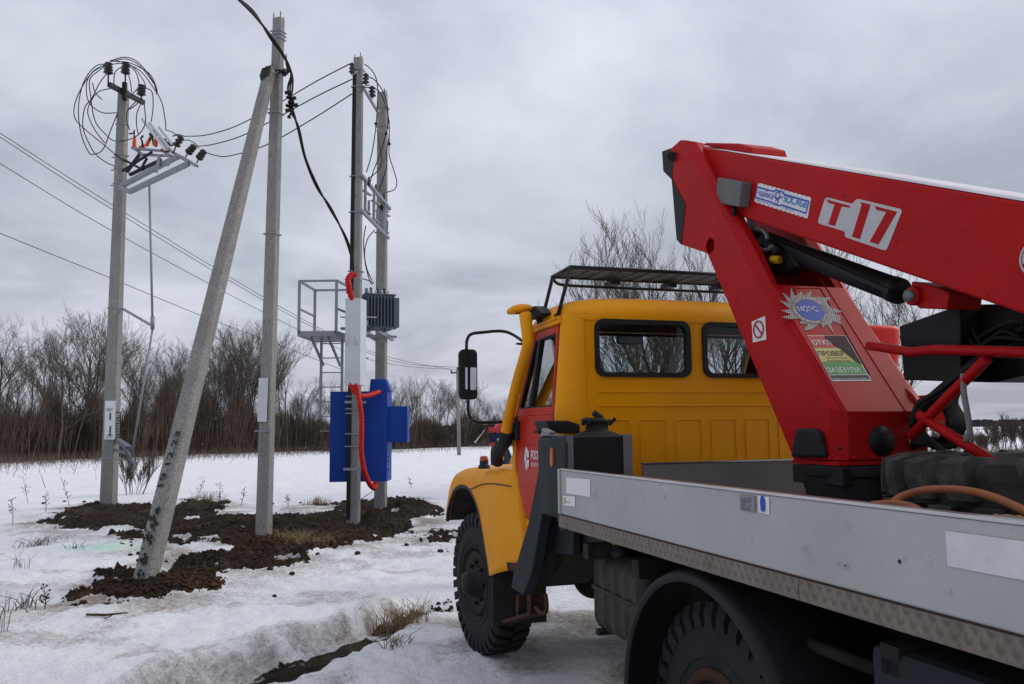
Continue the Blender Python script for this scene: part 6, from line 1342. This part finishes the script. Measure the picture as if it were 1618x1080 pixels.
tuft(500, 800, 160, .22, .35, 'dry', 'pale grass clump between the upright pole and the twin poles')
tuft(478, 868, 260, .22, .6, 'dry', 'flattened dry grass clump at the front edge of the dug earth', lean=2)
tuft(328, 797, 120, .35, .5, 'dry', 'thin dry grass on the dirt mound behind the slanted strut')
tuft(60, 862, 70, .20, .45, 'weed', 'dark tangled weed clump in the snow at far left', 'weed_clump', 'weeds', lean=2.2)
tuft(38, 966, 20, .22, .20, 'weed', 'dark stubby weed stalks in the snow at the lower left', 'weed_clump', 'weeds', .006, lean=1.6)
tuft(32, 898, 12, .24, .18, 'weed', 'few bent dry stalks in the snow above the lower left stalks', 'weed_clump', 'weeds', lean=1.4)
tuft(4, 1000, 9, .42, .18, 'weed', 'tall dead stalks cut by the left frame edge', 'weed_clump', 'weeds', lean=.9)
tuft(118, 870, 20, .14, .2, 'weed', 'short dark twigs beside the green-tinted snow', 'weed_clump', 'weeds', lean=2)
for i, (px, py, h, lab) in enumerate(((44, 794, .75, 'single tall dead weed stalk standing in the snow near the left edge'), (110, 800, .7, 'leaning dead weed stalk left of the leftmost pole'), (72, 812, .45, 'short dead weed stalk in the snow left of the leftmost pole'), (310, 790, .6, 'dead weed stalk behind the slanted strut'), (345, 800, .5, 'short dead weed stalk on the mound right of the strut'), (380, 800, .45, 'dead weed stalk left of the upright pole'), (455, 805, .3, 'small dead weed right of the upright pole'), (650, 770, .35, 'small dead weed in the snow right of the twin poles'), (20, 830, .5, 'dead weed stalk in the snow at the left frame edge'), (70, 965, .25, 'low dark weed sprig on the lower left snow'))):
    p = Wz(px, py, 0); q = MB(); r_ = random.Random(i+90); b = Vector((p.x, p.y, gz(p.x, p.y)-.02)); ln = Vector((r_.uniform(-.4, .4), 0, 1)).normalized(); t_ = b+ln*h; q.tube([b, b.lerp(t_, .5)+Vector((.02, 0, 0)), t_], [.008, .006, .003], 4)
    for k in range(14): f = r_.uniform(.3, 1); a = b.lerp(t_, f); e_ = a+Vector((r_.uniform(-.14, .14), r_.uniform(-.1, .1), r_.uniform(.02, .14)))*h; q.tube([a, e_], [.004, .003], 3); q.lathe([(0, .004), (.012, .014), (.03, .0)], e_, e_-a, 5)
    o = q.build('weed_stalk', 'weed', None, fix=False, origin=tuple(b)); tag(o, lab, 'weed')
# stick on the snow
p = Wz(165, 977, .02); q = MB(); q.tube([p+Vector((-.18, 0, .04)), p+Vector((0, .02, .03)), p+Vector((.22, .02, .05))], [.012, .014, .006], 6); q.tube([p, p+Vector((.1, -.06, .04))], .006, 5); o = q.build('stick', 'weed', None, origin=tuple(p)); tag(o, 'short dark broken stick lying on the snow in the lower left', 'stick')
# clods of thrown earth
rc_ = random.Random(8); cg = 'loose clods of earth scattered on the snow'
for i in range(34):
    px, py = rc_.choice([(rc_.uniform(100, 500), rc_.uniform(870, 950)), (rc_.uniform(60, 700), rc_.uniform(785, 800)), (rc_.uniform(480, 715), rc_.uniform(855, 880))]); p = Wz(px, py, 0); s_ = rc_.uniform(.02, .055); q = MB(); rows = []
    ctr3 = Vector((p.x, p.y, gz(p.x, p.y)+s_*.3))
    for a in range(5):
        th_ = math.pi*a/4; rows.append([ctr3+Vector((math.sin(th_)*math.cos(f), math.sin(th_)*math.sin(f), math.cos(th_)*.7))*s_*(1+.45*noise.noise(Vector((math.cos(f)*3+i, a, math.sin(f)*3)))) for f in [2*math.pi*k/8 for k in range(8)]])
    q.grid(rows, close=True); o = q.build('earth_clod', 'clod', None, origin=tuple(ctr3)) if 'clod' in M else None
    if o: tag(o, 'small dark clod of loose earth lying near the edge of the dug ground', 'clod', cg)

# ================================================================ THE PERSON in front of the truck
def skin_mesh(name, verts, edges, radii, m, parent, sub=2):
    me = bpy.data.meshes.new('s'); me.from_pydata([tuple(v) for v in verts], edges, []); o = bpy.data.objects.new('s', me); COL.objects.link(o)
    bm = bmesh.new(); bm.from_mesh(me); ly = bm.verts.layers.skin.verify(); bm.verts.ensure_lookup_table()
    for v_, r in zip(bm.verts, radii): v_[ly].radius = (r if isinstance(r, tuple) else (r, r))
    bm.verts[0][ly].use_root = True; bm.to_mesh(me); bm.free()
    md = o.modifiers.new('skin', 'SKIN'); md.use_smooth_shade = True; md.branch_smoothing = .3; sb_ = o.modifiers.new('sub', 'SUBSURF'); sb_.levels = sub; sb_.render_levels = sub
    bpy.context.view_layer.update(); me2 = bpy.data.meshes.new_from_object(o.evaluated_get(bpy.context.evaluated_depsgraph_get())); bpy.data.objects.remove(o)
    me2.name = name; me2.materials.clear(); me2.materials.append(M[m]); me2.polygons.foreach_set('use_smooth', [True]*len(me2.polygons)); r = bpy.data.objects.new(name, me2); COL.objects.link(r); r.parent = parent; return r
YPn = 10.2; px0 = Wz(796, 845, .0); hx = W(796, 672, YPn)
base = Vector((hx.x+.12, YPn, 0)); pz = gz(base.x, base.y); HT = W(800, 662, YPn).z-pz; k_ = HT/1.86
per = empty('person', (base.x, base.y, pz), 'person in navy workwear and red helmet with raised visor, half hidden behind the snorkel', 'person')
# local frame: faces -X (left in the picture)
def V3(x, y, z): return Vector((x*k_, y*k_, z*k_))
bodyv = [V3(.03,0,.95), V3(.02,0,1.15), V3(-.03,0,1.38), V3(-.055,0,1.50), V3(-.085,0,1.57), V3(-.095,0,1.68), V3(-.09,0,1.755),
 V3(-.03,-.19,1.44), V3(.03,-.24,1.17), V3(-.17,-.17,1.03), V3(-.25,-.14,1.01),
 V3(-.03,.19,1.44), V3(.02,.25,1.17), V3(-.19,.16,1.06), V3(-.27,.13,1.05),
 V3(.03,-.10,.90), V3(-.01,-.12,.50), V3(.05,-.12,.09), V3(-.12,-.13,.035), V3(.03,.10,.90), V3(.02,.12,.50), V3(.12,.13,.09), V3(-.05,.14,.035)]
bode = [(0,1),(1,2),(2,3),(3,4),(4,5),(5,6),(2,7),(7,8),(8,9),(9,10),(2,11),(11,12),(12,13),(13,14),(0,15),(15,16),(16,17),(17,18),(0,19),(19,20),(20,21),(21,22)]
bodr = [.14,.13,.15,.065,.075,.10,.085,.06,.045,.034,.036,.06,.045,.034,.036,.085,.058,.042,.035,.085,.058,.042,.035]
bd = skin_mesh('body', bodyv, bode, [r*k_ for r in bodr], 'skin', per)
jv = [V3(.03,0,.90), V3(.02,0,1.15), V3(-.03,0,1.38), V3(-.05,0,1.49), V3(-.03,-.205,1.43), V3(.035,-.25,1.17), V3(-.15,-.18,1.035), V3(-.03,.205,1.43), V3(.025,.26,1.17), V3(-.17,.17,1.065)]
skin_mesh('jacket', jv, [(0,1),(1,2),(2,3),(2,4),(4,5),(5,6),(2,7),(7,8),(8,9)], [r*k_ for r in (.185,.175,.175,.095,.09,.072,.058,.09,.072,.058)], 'navy', per)
tv = [V3(.03,0,.93), V3(.03,-.10,.88), V3(-.01,-.12,.50), V3(.05,-.12,.13), V3(.03,.10,.88), V3(.02,.12,.50), V3(.12,.13,.13)]
skin_mesh('trousers', tv, [(0,1),(1,2),(2,3),(0,4),(4,5),(5,6)], [r*k_ for r in (.16,.11,.085,.08,.11,.085,.08)], 'navy', per)
for s, xx in ((-1, 0), (1, .07)): skin_mesh('boot', [V3(.05+xx, s*.125, .10), V3(.04+xx, s*.125, .05), V3(-.13+xx, s*.135, .045)], [(0,1),(1,2)], [r*k_ for r in (.07,.065,.05)], 'boot', per)
for s, hb_ in ((-1, V3(-.25,-.14,1.01)), (1, V3(-.27,.13,1.05))):
    vv = [hb_, hb_+V3(-.05, 0, -.01)]; ee = [(0, 1)]; rr2 = [.034, .04]
    for j, (dy, ln) in enumerate(((-.03, .07), (-.01, .08), (.012, .075), (.033, .06))): b_ = len(vv); vv += [hb_+V3(-.085, dy, -.012), hb_+V3(-.085-ln*.55, dy, -.03), hb_+V3(-.085-ln*.75, dy, -.065)]; ee += [(1, b_), (b_, b_+1), (b_+1, b_+2)]; rr2 += [.013, .011, .010]
    b_ = len(vv); vv += [hb_+V3(-.04, -s*.045, .0), hb_+V3(-.08, -s*.06, -.02)]; ee += [(1, b_), (b_, b_+1)]; rr2 += [.014, .011]; skin_mesh('glove', vv, ee, [r*k_ for r in rr2], 'glove', per, 1)
OFF[per.name] = Vector((0, 0, 0)); SHX = Vector((-.14*k_, 0, .10*k_)); SHL = Vector((-.14*k_, 0, 0))
for ch_ in per.children: 
    if ch_.name.split('.')[0] != 'body': ch_.location = SHX if ch_.name.split('.')[0] in ('jacket', 'glove') else SHL
for v_ in bd.data.vertices: v_.co.z += .10*k_*sm(.92*k_, 1.05*k_, v_.co.z)*(1-sm(1.48*k_, 1.66*k_, v_.co.z)); v_.co.x += -.14*k_*(1-sm(1.50*k_, 1.66*k_, v_.co.z))
q = MB(); hc_ = V3(-.095, 0, 1.715); rows = []
for a in range(9):
    th_ = math.pi*.5*a/8; rows.append([hc_+Vector((math.cos(f)*.145*math.cos(th_)*k_, math.sin(f)*.125*math.cos(th_)*k_, math.sin(th_)*.145*k_)) for f in [2*math.pi*k/24 for k in range(24)]])
rows.insert(0, [p+Vector((0, 0, -.02*k_)) for p in rows[0]]); q.grid(rows, close=True); q.prism([hc_+V3(-.12, -.08, -.01), hc_+V3(-.20, -.05, -.02), hc_+V3(-.20, .05, -.02), hc_+V3(-.12, .08, -.01)], (0, 0, .01)); q.bar(hc_+V3(.02, -.125, .0), hc_+V3(-.20, -.08, .03), .02, .05); q.build('helmet', 'helmet', per)
q = MB(); q.prism([hc_+V3(-.27, -.09, -.01), hc_+V3(-.25, -.09, .02), hc_+V3(-.36, -.09, -.13), hc_+V3(-.375, -.09, -.12)], (0, .18*k_, 0)); q.build('visor', 'visor', per)
q = MB(); q.lathe([(-.0, .02*k_), (.018*k_, .008*k_), (.02*k_, 0)], V3(-.20, 0, 1.675), (-1, 0, -.2), 8); q.build('nose', 'skin', per)
for s in (-1, 1):
    q = MB(); q.lathe([(0, .012*k_), (.006*k_, .008*k_), (.008*k_, 0)], V3(-.185, s*.033, 1.70), (-1, s*.2, 0), 8); q.build('eye', 'ink', per)
q = MB(); q.box(tuple(V3(-.192, -.028, 1.625)), tuple(V3(-.182, .028, 1.634))); q.build('mouth', 'door_lip', per) if 'door_lip' in M else None
q = MB(); q.lathe([(0, .11*k_), (.10*k_, .105*k_), (.13*k_, .07*k_)], V3(-.07, 0, 1.50), (-.1, 0, 1), 20); q.build('hood_collar', 'navy', per).location = SHX*.8
# red shoulder yoke and round patch
for s in (-1, 1):
    q = MB(); rows = []
    for a in range(7):
        z_ = 1.49-.009*a; rows.append([V3(-.03+.098*math.cos(f), s*(.205+.098*abs(math.sin(f))*1.0-.012*(1-a/6)), z_-.0) for f in [math.radians(-160+320*k/12) if False else math.pi*k/12 for k in range(13)]])
    q.grid(rows); q.build('red_yoke', 'vred', per).location = SHX
q = MB(); q.lathe([(0, .058*k_), (.004, .055*k_), (.005, 0)], V3(-.03, -.312, 1.31), (0, -1, 0), 24); pt_ = q.build('shoulder_patch', 'vyel', per); pt_.location = SHX
q = MB(); q.lathe([(.005, .040*k_), (.008, .038*k_), (.009, 0)], V3(-.03, -.312, 1.31), (0, -1, 0), 24); q.build('patch_centre', 'amber', pt_)
